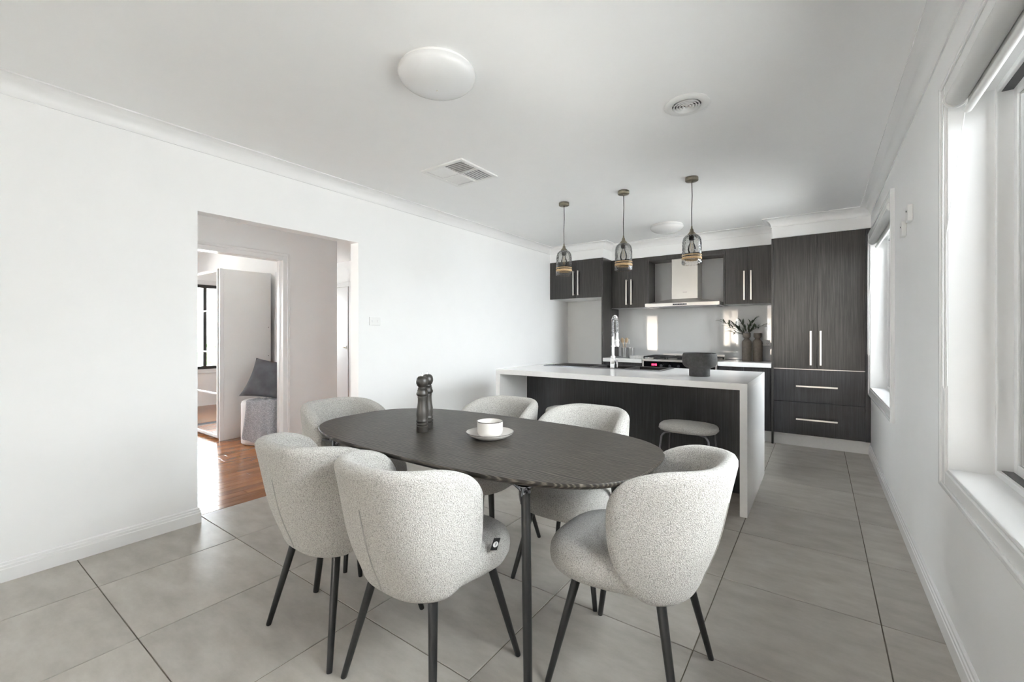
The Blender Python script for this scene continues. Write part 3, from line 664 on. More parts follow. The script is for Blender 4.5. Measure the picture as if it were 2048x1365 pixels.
for (dx, dy, dz, nl) in ((-.26, -.06, .17, 15), (-.20, -.02, .11, 13), (-.07, .05, .17, 12), (.08, -.03, .18, 13), (.17, .03, .13, 12), (-.17, .03, .05, 10)):
    pts = []
    for k in range(9):
        s = k/8; pts.append(Vector((dx*s**1.4, dy*s**1.4, -.03+.03+dz*(s-.25*s*s)/.75)))
    bm = new(); tube(bm, pts, [.0022-.0012*k/8 for k in range(9)], 6); st = obj('stem', bm, 'stem', t, smooth=True)
    for j in range(nl):
        s = .25+.75*j/(nl-1); i = min(7, int(s*8)); p = pts[i].lerp(pts[i+1], s*8-i); tg = (pts[i+1]-pts[i]).normalized()
        side = Vector((rnd.uniform(-1, 1), rnd.uniform(-.6, .6), rnd.uniform(-.7, .7)))
        d = (tg*0.8+side*.8).normalized() if j < nl-1 else tg
        o = bpy.data.objects.new('leaf', lme); C.objects.link(o); o.parent = st; o.location = p
        o.rotation_euler = d.to_track_quat('X', 'Z').to_euler(); sc = rnd.uniform(.95, 1.45); o.scale = (sc, sc, sc)
for x, lab in ((-2.232, 'brushed steel canister holding wooden spoons'), (-2.135, 'brushed steel canister to the right of the spoon canister')):
    single('canister', lathe(new(), [(0, 0), (.041, 0), (.043, .003), (.043, .135), (.0435, .138), (.041, .138), (.0405, .135), (.040, .01), (0, .008)], 32, (x, 5.88, WZT)), 'steelcan', lab, 'canister', 'steel canisters', True)
def spoon(dx, dy, lx, lab, slot=False):
    bm = new(); tube(bm, [(0, 0, 0), (0, 0, .20)], [.005, .0055], 8)
    pr = superell(.024, .036, 2.2, 24)
    stack(bm, [[(x*.8, -.004, z+.23) for x, z in pr], [(x, -.002, z+.23) for x, z in pr], [(x, .003, z+.23) for x, z in pr], [(x*.8, .005, z+.23) for x, z in pr]])
    bmesh.ops.rotate(bm, cent=(0, 0, 0), matrix=Matrix.Rotation(lx, 3, 'Y'), verts=bm.verts)
    bmesh.ops.translate(bm, vec=(-2.232+dx, 5.88+dy, WZT+.012), verts=bm.verts)
    single('wooden_spoon', bm, 'spoon', lab, 'spoon', 'wooden spoons in the canister', True)
spoon(.012, 0, -.19, 'pale wooden spoon leaning left in the steel canister'); spoon(-.012, .01, .16, 'round wooden spoon leaning right in the steel canister')
bm = new(); box(bm, -2.075, -1.90, 5.66, 5.86, WZT, WZT+.012, .003)
box(bm, -2.075, -1.90, 5.66, 5.668, WZT+.01, WZT+.034, .002); box(bm, -2.075, -1.90, 5.852, 5.86, WZT+.01, WZT+.034, .002); box(bm, -2.075, -2.067, 5.668, 5.852, WZT+.01, WZT+.034, .002); box(bm, -1.908, -1.90, 5.668, 5.852, WZT+.01, WZT+.034, .002)
single('speckled_tray', bm, 'tray', 'small speckled tray on the worktop left of the cooktop', 'tray')
# outlets and switches
def plate(name, label, cat, loc, rz, w=.115, h=.073, sw=2, holes=True, group=None):
    t = thing(name, label, cat, loc, rz, group)
    bm = new(); box(bm, -w/2, w/2, -.009, 0, -h/2, h/2, .003); obj('cover_plate', bm, 'white', t)
    for k in range(sw):
        x = (-.25+.5*k)*w if sw > 1 else 0
        bm = new(); box(bm, x-.006, x+.006, -.0125, -.008, (.004 if holes else -.008), (.024 if holes else .012), .0015); obj('rocker', bm, 'gloss', t)
        if holes:
            bm = new()
            for dx, dz, r in ((-.007, -.006, .5), (.007, -.006, -.5), (0, -.02, 0)):
                q = new(); box(q, -.0012, .0012, -.0096, -.0085, -.0045, .0045); merge(bm, q, Matrix.Translation((x+dx, 0, dz)) @ Matrix.Rotation(r, 4, 'Y'))
            obj('socket_slots', bm, 'gap', t)
    return t
plate('power_outlet', 'white double power outlet right of the taupe vases', 'outlet', (-.545, 6.155, 1.107), 0)
plate('power_outlet', 'white double power outlet behind the steel canisters', 'outlet', (-2.312, 6.155, 1.104), 0)
plate('light_switch', 'white light switch on the left wall beside the opening', 'switch', (XL, 2.468, 1.333), -pi/2+pi, .118, .075, 2, False)
for y, z, lab in ((3.26, 1.892, 'small white wall sensor box nearer the large window'), (3.47, 1.845, 'small white wall sensor box nearer the far window')):
    t = thing('wall_sensor', lab, 'sensor', (XR, y, z), pi/2+pi)
    bm = new(); box(bm, -.038, .038, -.024, 0, -.045, .045, .004); obj('housing', bm, 'white', t)
    bm = new(); box(bm, -.004, .004, -.0255, -.0238, .010, .018); obj('indicator', bm, 'gap', t)

# ================================================================== CEILING FITTINGS
def oyster(x, y, r, label):
    t = thing('ceiling_light', label, 'ceiling light', (x, y, H), group='round ceiling lights')
    bm = new(); lathe(bm, [(0, 0), (r*.93, 0), (r*.93, -.022), (r*.9, -.024), (0, -.024)], 64); obj('base_ring', bm, 'white', t, smooth=True)
    pr = [(r*1.0, -.018), (r*1.0, -.026)] + [(r*cos(k/14*pi/2), -.026-.072*sin(k/14*pi/2)**1.05) for k in range(1, 15)]
    pr[-1] = (0, pr[-1][1]); bm = new(); lathe(bm, [(r*.93, -.018)]+pr, 64); obj('diffuser', bm, 'opal', t, smooth=60)
    bm = new(); lathe(bm, [(0, -.103), (.004, -.101), (.005, -.096), (0, -.096)], 12); obj('finial', bm, 'nickel', t, smooth=True)
oyster(-1.50, 1.49, .185, 'round white dome ceiling light above the dining table')
oyster(-1.45, 5.17, .185, 'round white dome ceiling light over the kitchen near the cabinets')
# square vent
t = thing('ceiling_vent', 'square white slatted ceiling vent', 'vent', (-2.315, 2.545, H))
bm = new(); w = .215
for (p, q, r, s) in ((-w, w, -w, -w+.032), (-w, w, w-.032, w), (-w, -w+.032, -w+.032, w-.032), (w-.032, w, -w+.032, w-.032), (-.008, .008, -w+.03, w-.03), (-w+.03, w-.03, -.008, .008)): box(bm, p, q, r, s, -.012, 0, .002, 1)
obj('frame', bm, 'white', t)
bm = new(); box(bm, -w+.03, w-.03, -w+.03, w-.03, -.004, -.0005); obj('backing', bm, plain('vent_throat', (.42, .42, .42), .8), t)
for qx in (-1, 1):
    for qy in (-1, 1):
        for k in range(6):
            c = .024+k*.0265; q = new(); box(q, -.0095, .0095, -.084, .084, -.001, .001)
            along_y = (qx*qy > 0)
            mt = Matrix.Translation((qx*c, qy*.097, -.008)) @ Matrix.Rotation(.3*qx, 4, 'Y') if along_y else Matrix.Translation((qx*.097, qy*c, -.008)) @ Matrix.Rotation(pi/2, 4, 'Z') @ Matrix.Rotation(.3*qy, 4, 'Y')
            bmesh.ops.transform(q, matrix=mt, verts=q.verts); obj('slat', q, 'white', t)
# round vent
t = thing('round_vent', 'round white ceiling vent with concentric rings', 'vent', (-.598, 2.511, H))
bm = new(); lathe(bm, [(.075, 0), (.118, 0), (.118, -.004), (.112, -.009), (.080, -.012), (.075, -.008)], 56, closed=True); obj('flange', bm, 'white', t, smooth=True)
bm = new(); lathe(bm, [(0, -.0008), (.076, -.0008), (.076, -.002), (0, -.002)], 40); obj('throat', bm, plain('vent_dark', (.10, .10, .10), .8), t)
for r in (.016, .031, .046, .061):
    bm = new(); lathe(bm, [(r, -.006), (r+.004, -.004), (r+.009, -.014), (r+.006, -.016)], 48, closed=True); obj('ring', bm, 'white', t, smooth=True)
bm = new(); lathe(bm, [(0, -.018), (.006, -.017), (.008, -.004), (0, -.004)], 16); obj('hub', bm, 'white', t, smooth=True)
for ang in (0.5, 0.5+pi/2): 
    bm = new(); q = new(); box(q, -.074, .074, -.002, .002, -.006, -.003); merge(bm, q, Matrix.Rotation(ang, 4, 'Z')); obj('spoke', bm, 'white', t)
# pendants
def pendant():
    t = thing('pendant_lamp', 'smoky glass dome pendant lamp nearest the left wall over the island', 'pendant lamp', (0, 0, 0), group='glass pendants over the island')
    zt, zb = -.455, -.705
    bm = new(); lathe(bm, [(0, 0), (.048, 0), (.050, -.003), (.050, -.026), (.046, -.030), (.008, -.031), (.007, -.040), (0, -.040)], 32); obj('ceiling_rose', bm, 'brass', t, smooth=True)
    bm = new(); tube(bm, [(0, 0, -.038), (.003, 0, -.15), (-.002, 0, -.28), (0, 0, -.40)], .0032, 8); obj('cord', bm, 'dark', t, smooth=True)
    bm = new(); lathe(bm, [(0, -.395), (.006, -.397), (.007, -.415), (.012, -.420), (.016, -.440), (.034, -.462), (.036, -.468), (.0, -.468)], 28); obj('cap', bm, 'brass', t, smooth=True)
    bm = new(); lathe(bm, [(0, -.468), (.024, -.468), (.024, -.500), (.018, -.512), (0, -.512)], 24); obj('lamp_holder', bm, 'dark', t, smooth=True)
    R = .074
    dome = [(.034, -.466), (.045, -.470), (.058, -.481), (.067, -.497), (.072, -.518), (R, -.54), (R, -.655)]
    bm = new(); lathe(bm, dome+[(r-.0022, z) for r, z in dome[::-1]], 48, closed=True); sh = obj('glass_shade', bm, 'smoke', t, smooth=60)
    bm = new(); lathe(bm, [(R+.001, -.648), (R+.003, -.652), (R+.003, -.664), (R+.001, -.668), (R-.001, -.658)], 48, closed=True); obj('band', bm, 'rope', sh, smooth=60)
    bm = new(); lathe(bm, [(R+.001, -.630), (R+.0025, -.631), (R+.0025, -.637), (R+.001, -.638), (R-.001, -.634)], 48, closed=True); obj('band', bm, 'rope', sh, smooth=60)
    low = [(R, -.655), (R+.003, -.670), (R+.003, -.700), (R, zb)]
    bm = new(); lathe(bm, low+[(r-.004, z) for r, z in low[::-1]], 48, closed=True); obj('glass_rim', bm, 'clear', sh, smooth=60)
    bm = new(); lathe(bm, [(0, -.510), (.014, -.512), (.016, -.53), (.028, -.56), (.031, -.585), (.026, -.61), (.012, -.625), (0, -.628)], 24); obj('bulb', bm, 'bulb', t, smooth=60)
    bm = new(); tube(bm, [(-.008, 0, -.53), (-.010, 0, -.575), (0, 0, -.60), (.010, 0, -.575), (.008, 0, -.53)], .0012, 5); obj('filament', bm, 'rope', t)
    return t
p0 = pendant(); p0.location = (-2.016, 3.711, H)
dup(p0, (-1.418, 3.711, H), .3, 'smoky glass dome pendant lamp in the middle over the tap')
dup(p0, (-.843, 3.711, H), .7, 'smoky glass dome pendant lamp above the footed bowl')

# ================================================================== BLINDS
def blind(rng, label):
    a, e = rng; t = thing('roller_blind', label, 'blind', (XR, (a+e)/2, 2.118))
    xc, zc = XR+.002, 2.118
    bm = new(); tube(bm, [(xc, a+.03, zc), (xc, e-.075, zc)], .032, 28); obj('fabric_roll', bm, 'blind', t, world=True, smooth=True)
    bm = new(); box(bm, xc+.029, xc+.0315, a+.035, e-.08, 2.065, zc); obj('fabric_drop', bm, 'blind', t, world=True)
    bm = new(); tube(bm, [(xc+.030, a+.03, 2.062), (xc+.030, e-.075, 2.062)], .0125, 16); obj('hem_bar', bm, 'white', t, world=True, smooth=True)
    for y in (a+.022, e-.073):
        bm = new(); tube(bm, [(xc, y, zc), (xc, y+.012, zc)], .037, 28); box(bm, xc-.012, xc+.012, y, y+.012, zc, 2.136); obj('bracket', bm, 'white', t, world=True, smooth=True)
    y = e-.066
    bm = new(); tube(bm, [(xc-.035, y, zc), (xc-.036, y, 1.6), (xc-.036, y, 1.02), (xc-.030, y+.008, 1.0), (xc-.024, y, 1.02), (xc-.026, y, 1.6), (xc+.03, y, zc)], .0016, 6); obj('bead_chain', bm, 'white', t, world=True)
blind(W1, 'rolled-up white roller blind in the large near window'); blind(W2, 'rolled-up white roller blind in the far window by the pantry')

# ================================================================== DINING TABLE
TCX, TCY, TA, TB, TN, TZ = -1.340, 1.550, .866, .447, 3.0, .75
t = thing('dining_table', 'black-stained oak oval dining table with slim black legs', 'table', (TCX, TCY, 0))
K = 128
def tring(ins, z): return [(x, y, z) for x, y in superell(TA-ins, TB-ins, TN, K)]
bm = stack(new(), [tring(.045, TZ-.030), tring(.012, TZ-.021), tring(.003, TZ-.014), tring(0, TZ-.008), tring(.0005, TZ-.003), tring(.003, TZ)])
obj('tabletop', bm, 'oak', t, smooth=30)
for sx in (-1, 1):
    for sy in (-1, 1):
        fx, fy, tx, ty = sx*.600, sy*.419, sx*.545, sy*.352
        bm = new(); P_ = [(fx, fy, 0), (fx+(tx-fx)*.02, fy+(ty-fy)*.02, .012), (fx+(tx-fx)*.5, fy+(ty-fy)*.5, .36), (tx, ty, .70)]
        tube(bm, P_, [.0125, .0135, .0155, .0155], 20); lg = obj('leg', bm, 'black', t, smooth=True)
        bm = new(); tube(bm, [(tx-(tx-fx)*-.03, ty, .655), (tx, ty, .712)], [.0165, .017], 20)
        for d in (Vector((-sx, 0, 0)), Vector((0, -sy, 0)), Vector((sx*.5, sy*.5, 0))):
            pp = [Vector((tx, ty, .690)) + d*0.004, Vector((tx, ty, .703)) + d*.018, Vector((tx, ty, .713)) + d*.045, Vector((tx, ty, .716)) + d*.085]
            tube(bm, pp, [.012, .010, .007, .005], 10)
        lathe(bm, [(0, .7165), (.03, .7165), (.03, .7203), (0, .7203)], 20, (tx, ty, 0))
        obj('bracket', bm, 'gunmetal', lg, smooth=True)

# ================================================================== DINING CHAIRS
def chair_shell():
    hw, dp, ne, th = .2165, .225, 2.7, .030       # centreline of the wrap-around back
    N = 400; base = []
    for k in range(N+1):
        a_ = -pi/2 + pi*k/N
        base.append(Vector((hw*math.copysign(abs(sin(a_))**(2/ne), sin(a_)), -dp*abs(cos(a_))**(2/ne)-.012)))
    base = [Vector((-hw, .006))] + base + [Vector((hw, .006))]
    cum = [0]
    for p, q in zip(base, base[1:]): cum.append(cum[-1]+(q-p).length)
    L = cum[-1]
    def at(s):
        s = min(max(s, 0), L)
        for i in range(len(base)-1):
            if cum[i+1] >= s:
                d = cum[i+1]-cum[i]; return base[i].lerp(base[i+1], (s-cum[i])/d if d > 1e-9 else 0)
        return base[-1]
    NS = 72; rings = []; outer = {}
    for k in range(NS+1):
        u = k/NS
        e0 = L*(.5-.5*cos(pi*u))                  # denser near the wing fronts
        e = min(e0, L-e0)
        p = at(e0); tg = (at(e0+.004)-at(e0-.004)).normalized(); nr = Vector((tg.y, -tg.x))
        if nr.dot(p+Vector((0, .1))) < 0: nr = -nr
        ft = 1-(1-min(1, e/.17))**2; fb = 1-(1-min(1, e/.17))**2
        ft = max(ft, 0)**.5; fb = max(fb, 0)**.5
        back = max(0, min(1, (-p.y-.05)/.17))
        ztop = .640+(.792+.022*back-.640)*ft; zbot = .610-(.610-.364)*fb
        tt = th*max(.06, (1-(1-min(1, e/.05))**2))**.5
        r = min(tt, (ztop-zbot)/2*.98)
        sec = []
        nO, nA = 12, 7
        for i in range(nO): sec.append((r, zbot+r+(ztop-zbot-2*r)*i/(nO-1)))
        for i in range(1, nA): sec.append((r*cos(pi*i/nA), ztop-r+r*sin(pi*i/nA)))
        for i in range(nO): sec.append((-r, ztop-r-(ztop-zbot-2*r)*i/(nO-1)))
        for i in range(1, nA): sec.append((-r*cos(pi*i/nA), zbot+r-r*sin(pi*i/nA)))
        ring = []
        for off, z in sec:
            q = p+nr*off; s = (z-.42)/.38
            lean = .075*max(0, s)**1.1*back
            tuck = 1-.16*max(0, (.60-z)/.23)**2
            flare = 1+.02*max(0, s)*(1-back)
            ring.append(Vector((q.x*tuck*flare, q.y*tuck-lean, z)))
        rings.append(ring); outer[k] = ring[:nO]
    return rings, outer
def make_chair():
    t = thing('dining_chair', 'x', 'chair', (0, 0, 0), group='cream boucle dining chairs around the table')
    rings, outer = chair_shell()
    bm = stack(new(), rings); back = obj('backrest', bm, 'boucle', t, smooth=70)
    for k in (36,):
        pts = [v + Vector((0, -.0008, 0)) for v in outer[k][0:9]]
        bm = new(); tube(bm, pts, .0022, 6); obj('seam', bm, 'seam', back, label='stitched seam line')
    bm = new(); K = 72
    prof = [(.10, .368), (.060, .366), (.034, .371), (.014, .385), (.003, .407), (0, .430), (.003, .455), (.014, .476), (.032, .488), (.060, .495), (.12, .499), (.18, .500)]
    rs = []
    for ins, z in prof:
        rr = superell(.236-ins, .270-ins, 3.0 if ins < .1 else 2.4, K)
        fz = max(0, (.44-z)/.07)
        rs.append([(x*(1-.05*max(0, y/.25))*(1-(.07+.07*fz)*min(1, max(0, .10-y)/.16)), (y if y > 0 else y*(.82-.10*fz))+.016, z - .012*max(0, y/.25)**3) for x, y in rr])
    stack(bm, rs); obj('seat', bm, 'boucle', t, smooth=70)
    for sx in (-1, 1):
        for sy in (-1, 1):
            f = Vector((sx*.223, sy*.223, 0)); tp = Vector((sx*.140, sy*.140, .395))
            bm = new(); tube(bm, [f, f.lerp(tp, .015), f.lerp(tp, .5), tp], [.0095, .0105, .0135, .0165], 18); lg = obj('leg', bm, 'black', t, smooth=True)
            bm = new(); q = f.lerp(tp, .90); box(bm, q.x-.014-.01*sx, q.x+.014-.01*sx, q.y-.014-.01*sy, q.y+.014-.01*sy, .362, .376, .003); obj('mounting_plate', bm, 'black', lg)
    return t
chair0 = make_chair()
def place(x, y, rz, label, first=False):
    if first: c = chair0; c.location = (x, y, 0); c.rotation_euler = (0, 0, rz); c['label'] = label
    else: c = dup(chair0, (x, y, 0), rz, label)
    return c
chB = place(-1.153, 1.128, 0, 'cream boucle dining chair with a black side tag, back towards the viewer', True)
place(-1.658, 1.110, 0, 'cream boucle dining chair left of the tagged chair, back towards the viewer')
place(-.552, 1.53, pi/2, 'cream boucle dining chair at the right end of the table, seen from the side')
place(-2.195, 1.53, -pi/2, 'cream boucle dining chair at the left end of the table by the opening')
place(-1.590, 1.985, pi, 'cream boucle dining chair on the far side of the table behind the cup')
place(-1.025, 1.985, pi, 'cream boucle dining chair on the far side of the table nearest the bar stool')
# the woven tag on one chair
bm = new(); box(bm, -.001, .001, -.013, .013, -.022, .022)
tg = obj('fabric_tag', bm, 'tag', chB, loc=(.247, .050, .497), label='black tag with a white round emblem'); tg.rotation_euler = (radians(-14), radians(10), radians(-22))
bm = new(); lathe(bm, [(0, 0), (.0105, 0), (.0105, .0006), (0, .0006)], 24); bmesh.ops.rotate(bm, cent=(0, 0, 0), matrix=Matrix.Rotation(pi/2, 3, 'Y'), verts=bm.verts)
e_ = obj('emblem', bm, 'white', tg, loc=(.001, 0, 0))
bm = new()
for dz, w in ((-.005, .0016), (0, .0022), (.005, .0026)): box(bm, .0016, .0019, -w, w, dz-.0012, dz+.0012)
obj('emblem_mark', bm, 'tag', tg)

# ================================================================== THINGS ON THE TABLE
mp = [(0, 0), (.0235, 0), (.0245, .002), (.0245, .025), (.022, .027), (.0245, .030), (.0250, .034), (.0245, .038), (.0215, .040), (.0245, .043), (.0250, .047), (.0235, .052), (.0225, .056),
      (.0245, .072), (.0235, .088), (.0205, .105), (.0185, .122), (.0182, .140), (.0195, .147), (.0185, .150), (.0225, .154), (.0245, .160), (.0225, .166), (.0205, .170), (.0205, .176), (.0170, .180)]
hd = [(0, .180), (.0180, .180), (.0185, .183), (.0160, .187), (.0160, .189), (.0205, .194), (.0245, .204), (.0248, .213), (.0225, .224), (.0165, .232), (.008, .235), (0, .2355)]
def mill(x, y, label, s=1.0, group='pepper mills'):
    t = thing('pepper_mill', label, 'mill', (x, y, TZ), group=group)
    bm = new(); lathe(bm, [(r*s, z*s) for r, z in mp]+[(0, .180*s)], 36); obj('body', bm, 'mill', t, smooth=40)
    bm = new(); lathe(bm, [(r*s, z*s) for r, z in hd], 36); obj('head', bm, 'mill', t, smooth=40)
    bm = new(); lathe(bm, [(0, .2355), (.004, .2355), (.0035, .240), (0, .240)], 12)
    tube(bm, [(.0035*sin(a), 0, .2435-.0035*cos(a)) for a in [0.2+k*.42 for k in range(14)]], .0011, 6)
    bmesh.ops.scale(bm, vec=(s, s, s), verts=bm.verts); obj('finial', bm, 'chrome', t, smooth=True)
mill(-1.552, 1.442, 'dark turned wooden mill in front, nearer the viewer', 1.14); mill(-1.600, 1.522, 'dark turned wooden mill half hidden behind the front mill', 1.14)
SXc, SYc = -1.212, 1.535
t = thing('saucer', 'white ceramic saucer with a thin dark rim under the cup', 'saucer', (SXc, SYc, TZ))
bm = new(); lathe(bm, [(r*1.2, z*1.2) for r, z in [(0, 0), (.052, 0), (.062, .004), (.086, .018), (.0895, .0235), (.0885, .0245), (.085, .0205), (.062, .0085), (.05, .006), (0, .006)]], 56); obj('plate', bm, 'ceramic', t, smooth=60)
bm = new(); lathe(bm, [(r*1.2, z*1.2) for r, z in [(.0893, .0232), (.0903, .0240), (.0895, .0252), (.0883, .0250)]], 56, closed=True); obj('rim', bm, 'darkrim', t, smooth=True)
t = thing('cup', 'white handleless ceramic cup with a dark rim on the saucer', 'cup', (SXc, SYc, TZ+.0074))
bm = new(); lathe(bm, [(r*1.2, z*1.2) for r, z in [(0, 0), (.034, 0), (.040, .004), (.046, .012), (.0485, .022), (.049, .055), (.0485, .0575), (.0465, .0575), (.046, .055), (.045, .02), (.036, .007), (0, .006)]], 48); obj('cup_body', bm, 'ceramic', t, smooth=60)
bm = new(); lathe(bm, [(r*1.2, z*1.2) for r, z in [(.0489, .0563), (.0494, .0578), (.0477, .0588), (.0462, .0578)]], 48, closed=True); obj('rim', bm, 'darkrim', t, smooth=True)

# ================================================================== BAR STOOLS
def stool():
    t = thing('bar_stool', 'x', 'stool', (0, 0, 0), group='boucle bar stools under the island overhang')
    K = 64; rs = []
    for ins, z in [(.09, .523), (.02, .522), (.006, .528), (.0, .542), (.002, .557), (.012, .568), (.035, .575), (.08, .579), (.12, .580)]:
        rs.append([(x, y, z) for x, y in superell(.198-ins, .150-ins, 2.7 if ins < .05 else 2.2, K)])
    bm = stack(new(), rs); st = obj('seat', bm, 'boucle', t, smooth=70)
    bm = new(); rr = [(x*1.002, y*1.002, .538) for x, y in superell(.198, .150, 2.7, K)]; tube(bm, rr+[rr[0]], .0022, 6, False); obj('piping', bm, 'seam', st)
    for sx in (-1, 1):
        for sy in (-1, 1):
            a_ = Vector((sx*.085, sy*.075, .516)); b_ = Vector((sx*.140, sy*.105, .512)); c_ = Vector((sx*.157, sy*.115, .485)); f = Vector((sx*.195, sy*.165, 0))
            pts = [a_, a_.lerp(b_, .6)]
            for k in range(7):
                s = k/6; pts.append(a_.lerp(b_, .8)*(1-s)**2 + b_*1.0*2*s*(1-s) + c_*s*s)
            pts += [c_.lerp(f, .5), f]; bm = new(); tube(bm, pts, .0085, 12); obj('leg', bm, 'gunmetal', t, smooth=True)
    bm = new(); z = .19; fr = [(sx*.182, sy*.148, z) for sx, sy in ((-1, -1), (1, -1), (1, 1), (-1, 1))]; tube(bm, fr+[fr[0]], .006, 10); obj('foot_rail', bm, 'gunmetal', t, smooth=True)
    bm = new(); box(bm, -.09, .09, -.08, .08, .512, .524, .002); obj('seat_plate', bm, 'black', t)
    return t
s0 = stool(); s0.location = (-.768, 3.275, 0); s0['label'] = 'boucle bar stool with dark metal legs standing clear at the right under the island'
dup(s0, (-1.78, 3.36, 0), .1, 'boucle bar stool mostly hidden behind the far dining chairs')

# ================================================================== BEDROOM
t = thing('wardrobe', 'white wardrobe with a mirrored front seen through the bedroom doorway', 'wardrobe', (-6.2, 2.36, 0))
bm = new(); box(bm, -7.2, -5.55, 2.125, 2.645, 0, 1.965, .002); obj('body', bm, 'white', t, world=True)
bm = new(); box(bm, -7.2, -5.568, 2.118, 2.126, .05, 1.96); obj('track_gap', bm, 'gap', t, world=True)
bm = new(); box(bm, -5.575, -5.548, 2.085, 2.124, 0.0, 1.965, .001, 1); obj('front_post', bm, 'alu', t, world=True)
for k in range(2):
    x1 = -5.60-k*.81; x0 = x1-.80
    bm = new(); frame_rect(bm, 2.08, 2.105, x0, x1, .03, 1.965, .028, .001, 'y')
    for z in (.53, 1.01, 1.49): box(bm, x0+.02, x1-.02, 2.077, 2.104, z-.007, z+.007)
    d = obj('sliding_door', bm, 'alu', t, world=True)
    for z0, z1 in ((.058, .523), (.537, 1.003), (1.017, 1.483), (1.497, 1.937)):
        bm = new(); box(bm, x0+.028, x1-.028, 2.090, 2.098, z0, z1); obj('mirror', bm, 'mirror', d, world=True)
bm = new()
for z in (.95, 1.30): box(bm, -5.551, -5.5485, 2.615, 2.622, z-.004, z+.004)
obj('screw_cap', bm, 'gap', t, world=True)
PX, PY = -5.14, 2.415
bm = new(); lathe(bm, [(0, 0), (.245, 0), (.258, .010), (.26, .03), (.26, .44), (.252, .465), (.225, .478), (.12, .483), (0, .484)], 56, (PX, PY, 0))
single('pouf', bm, 'pouf', 'white round pouf with a grey throw and cushion in the bedroom', 'pouf', smooth=60)
# cushion leaning behind
bm = new(); n_ = 22
V0, V1 = {}, {}
for i in range(n_+1):
    for j in range(n_+1):
        u, v_ = -1+2*i/n_, -1+2*j/n_
        pinch = 1-.10*(1-abs(u)**2)*(abs(v_)**2) ; pv_ = 1-.10*(1-abs(v_)**2)*(abs(u)**2)
        x = .25*u*pv_; z = .225*v_*pinch
        h = .085*((1-u**4)*(1-v_**4))**.55 + .006*sin(7*u+3*v_)*(1-u*u)*(1-v_*v_)
        V0[i, j] = bm.verts.new((x, -h, z)); V1[i, j] = V0[i, j] if i in (0, n_) or j in (0, n_) else bm.verts.new((x, h, z))
for i in range(n_):
    for j in range(n_):
        bm.faces.new((V0[i, j], V0[i+1, j], V0[i+1, j+1], V0[i, j+1])); bm.faces.new((V1[i, j], V1[i, j+1], V1[i+1, j+1], V1[i+1, j]))
bmesh.ops.recalc_face_normals(bm, faces=bm.faces[:])
for v in bm.verts: v.co.x += .14*v.co.z*max(0, -v.co.x/.25)
bmesh.ops.transform(bm, matrix=Matrix.Rotation(radians(52), 4, 'Z') @ Matrix.Rotation(radians(-20), 4, 'X') @ Matrix.Rotation(radians(9), 4, 'Y'), verts=bm.verts)
bmesh.ops.translate(bm, vec=(-5.035, 2.415, .705), verts=bm.verts)
single('cushion', bm, 'velvet', 'grey velvet cushion propped on the white pouf', 'cushion', smooth=60)
# knitted throw draped over the front of the pouf
bm = new(); nu, nv = 60, 30; grid = {}
for i in range(nu+1):
    for j in range(nv+1):
        u = i/nu; s = j/nv                        # u around the pouf, s from the top down
        ang = radians(-74+100*u)
        fold = sin(u*26+1.2*s)*.010+sin(u*11+.7)*.012
        Ltop, L = .17, .17+.40+.05*sin(u*5)
        d = s*L
        if d < Ltop: r = .12+ (.265-.12)*d/Ltop; z = .489+.006+abs(fold)*.7
        else:
            dd = d-Ltop; r = .270+.004+abs(fold)*(.5+1.2*dd/.4)+.012*dd/.4; z = .495-dd-.0
            k_ = min(1, dd/.05); z = .489+.006-(dd)*(.3+.7*k_)
        aa = ang+.04*sin(s*4+u*7)
        grid[i, j] = bm.verts.new((PX+r*cos(aa), PY+r*sin(aa), max(z, .02)))
for i in range(nu):
    for j in range(nv): bm.faces.new((grid[i, j], grid[i+1, j], grid[i+1, j+1], grid[i, j+1]))
bmesh.ops.recalc_face_normals(bm, faces=bm.faces[:])
bmesh.ops.solidify(bm, geom=bm.faces[:], thickness=.006)
single('knitted_throw', bm, 'knit', 'light grey knitted throw draped over the white pouf', 'throw', smooth=70)

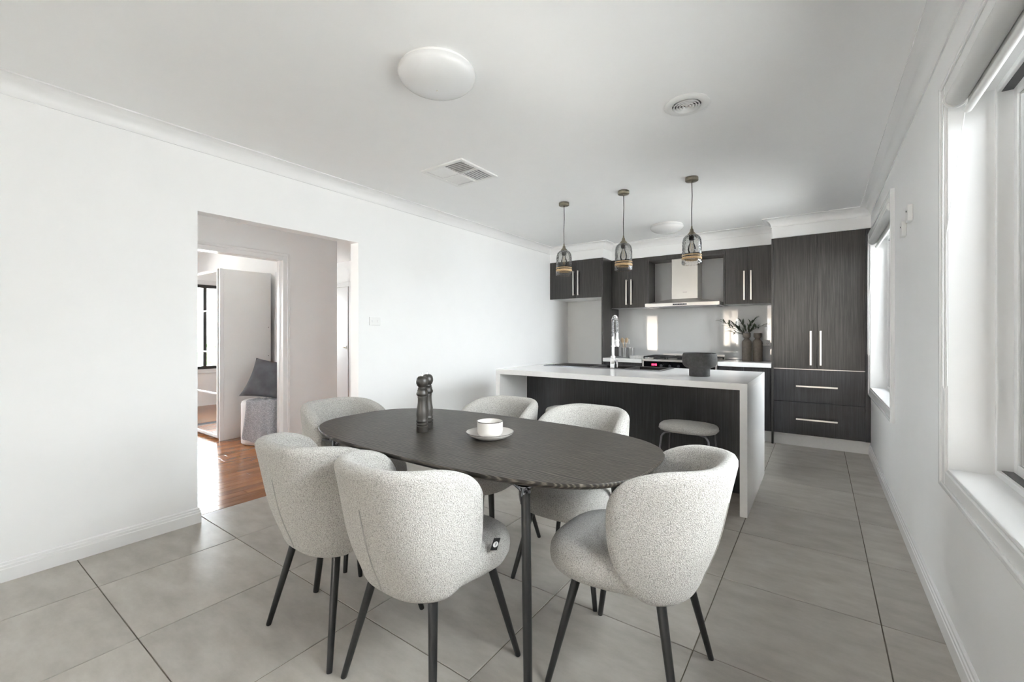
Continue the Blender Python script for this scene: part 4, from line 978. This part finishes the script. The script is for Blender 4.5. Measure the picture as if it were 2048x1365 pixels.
# ================================================================== OUTSIDE
bm = new(); box(bm, -30, 25, -30, 30, -.45, -.30); o = struct('ground', bm, 'ground', 'paved ground outside the house')
bm = new(); box(bm, 2.0, 2.15, -6, 3.6, -.3, 2.23); box(bm, 1.97, 2.18, -6, 3.63, 2.23, 2.30); box(bm, 2.0, 2.15, 3.6, 10, -.3, 1.60); box(bm, 1.97, 2.18, 3.63, 10.03, 1.60, 1.67)  # only glimpsed through the near window; heights and far run set to limit daylight
single('boundary_wall', bm, plain('pale_render', (.56, .56, .555), .9, var=.03, vs=30, bmp=.5, bs=120, bd=.004), 'pale rendered boundary wall outside the right hand windows, shaped to limit daylight', 'wall')
t = thing('neighbouring_house', 'cream brick house with a tiled roof seen reflected in the splashback', 'house', (-3.5, -13.5, -.3))
bm = new(); box(bm, -9, 2, -16, -13.5, -.3, 2.5); obj('wall', bm, 'render', t, world=True)
bm = new(); stack(bm, [[(-9.5, -16.5, 2.5), (2.5, -16.5, 2.5), (2.5, -13.0, 2.5), (-9.5, -13.0, 2.5)], [(-8, -15, 3.7), (1, -15, 3.7), (1, -14.5, 3.7), (-8, -14.5, 3.7)]]); obj('roof', bm, 'roof', t, world=True)
for x in (-6.4, -3.6, -1.2):
    bm = new(); frame_rect(bm, -13.5, -13.44, x, x+1.5, .7, 2.0, .08, .002, 'y'); f_ = obj('window', bm, 'gloss', t, world=True)
    bm = new(); box(bm, x+.08, x+1.42, -13.49, -13.47, .78, 1.92); obj('pane', bm, 'ovenglass', f_, world=True)
for k, (y, r) in enumerate(((-1.2, 1.5), (2.0, 1.2), (4.4, 1.6))):
    bm = new(); bmesh.ops.create_icosphere(bm, subdivisions=4, radius=r)
    rr = random.Random(k)
    for v in bm.verts: v.co *= 1+.10*sin(9*v.co.x+k)*sin(8*v.co.y)*cos(7*v.co.z)+rr.uniform(-.05, .05); v.co.z *= .55
    bmesh.ops.translate(bm, vec=(-17+k*.4, y*1.3, .35), verts=bm.verts)
    single('garden_shrub', bm, 'hedge', ['dark green garden shrub left outside the bedroom window', 'dark green garden shrub straight outside the bedroom window', 'dark green garden shrub right outside the bedroom window'][k], 'shrub', 'shrubs outside the bedroom', True)
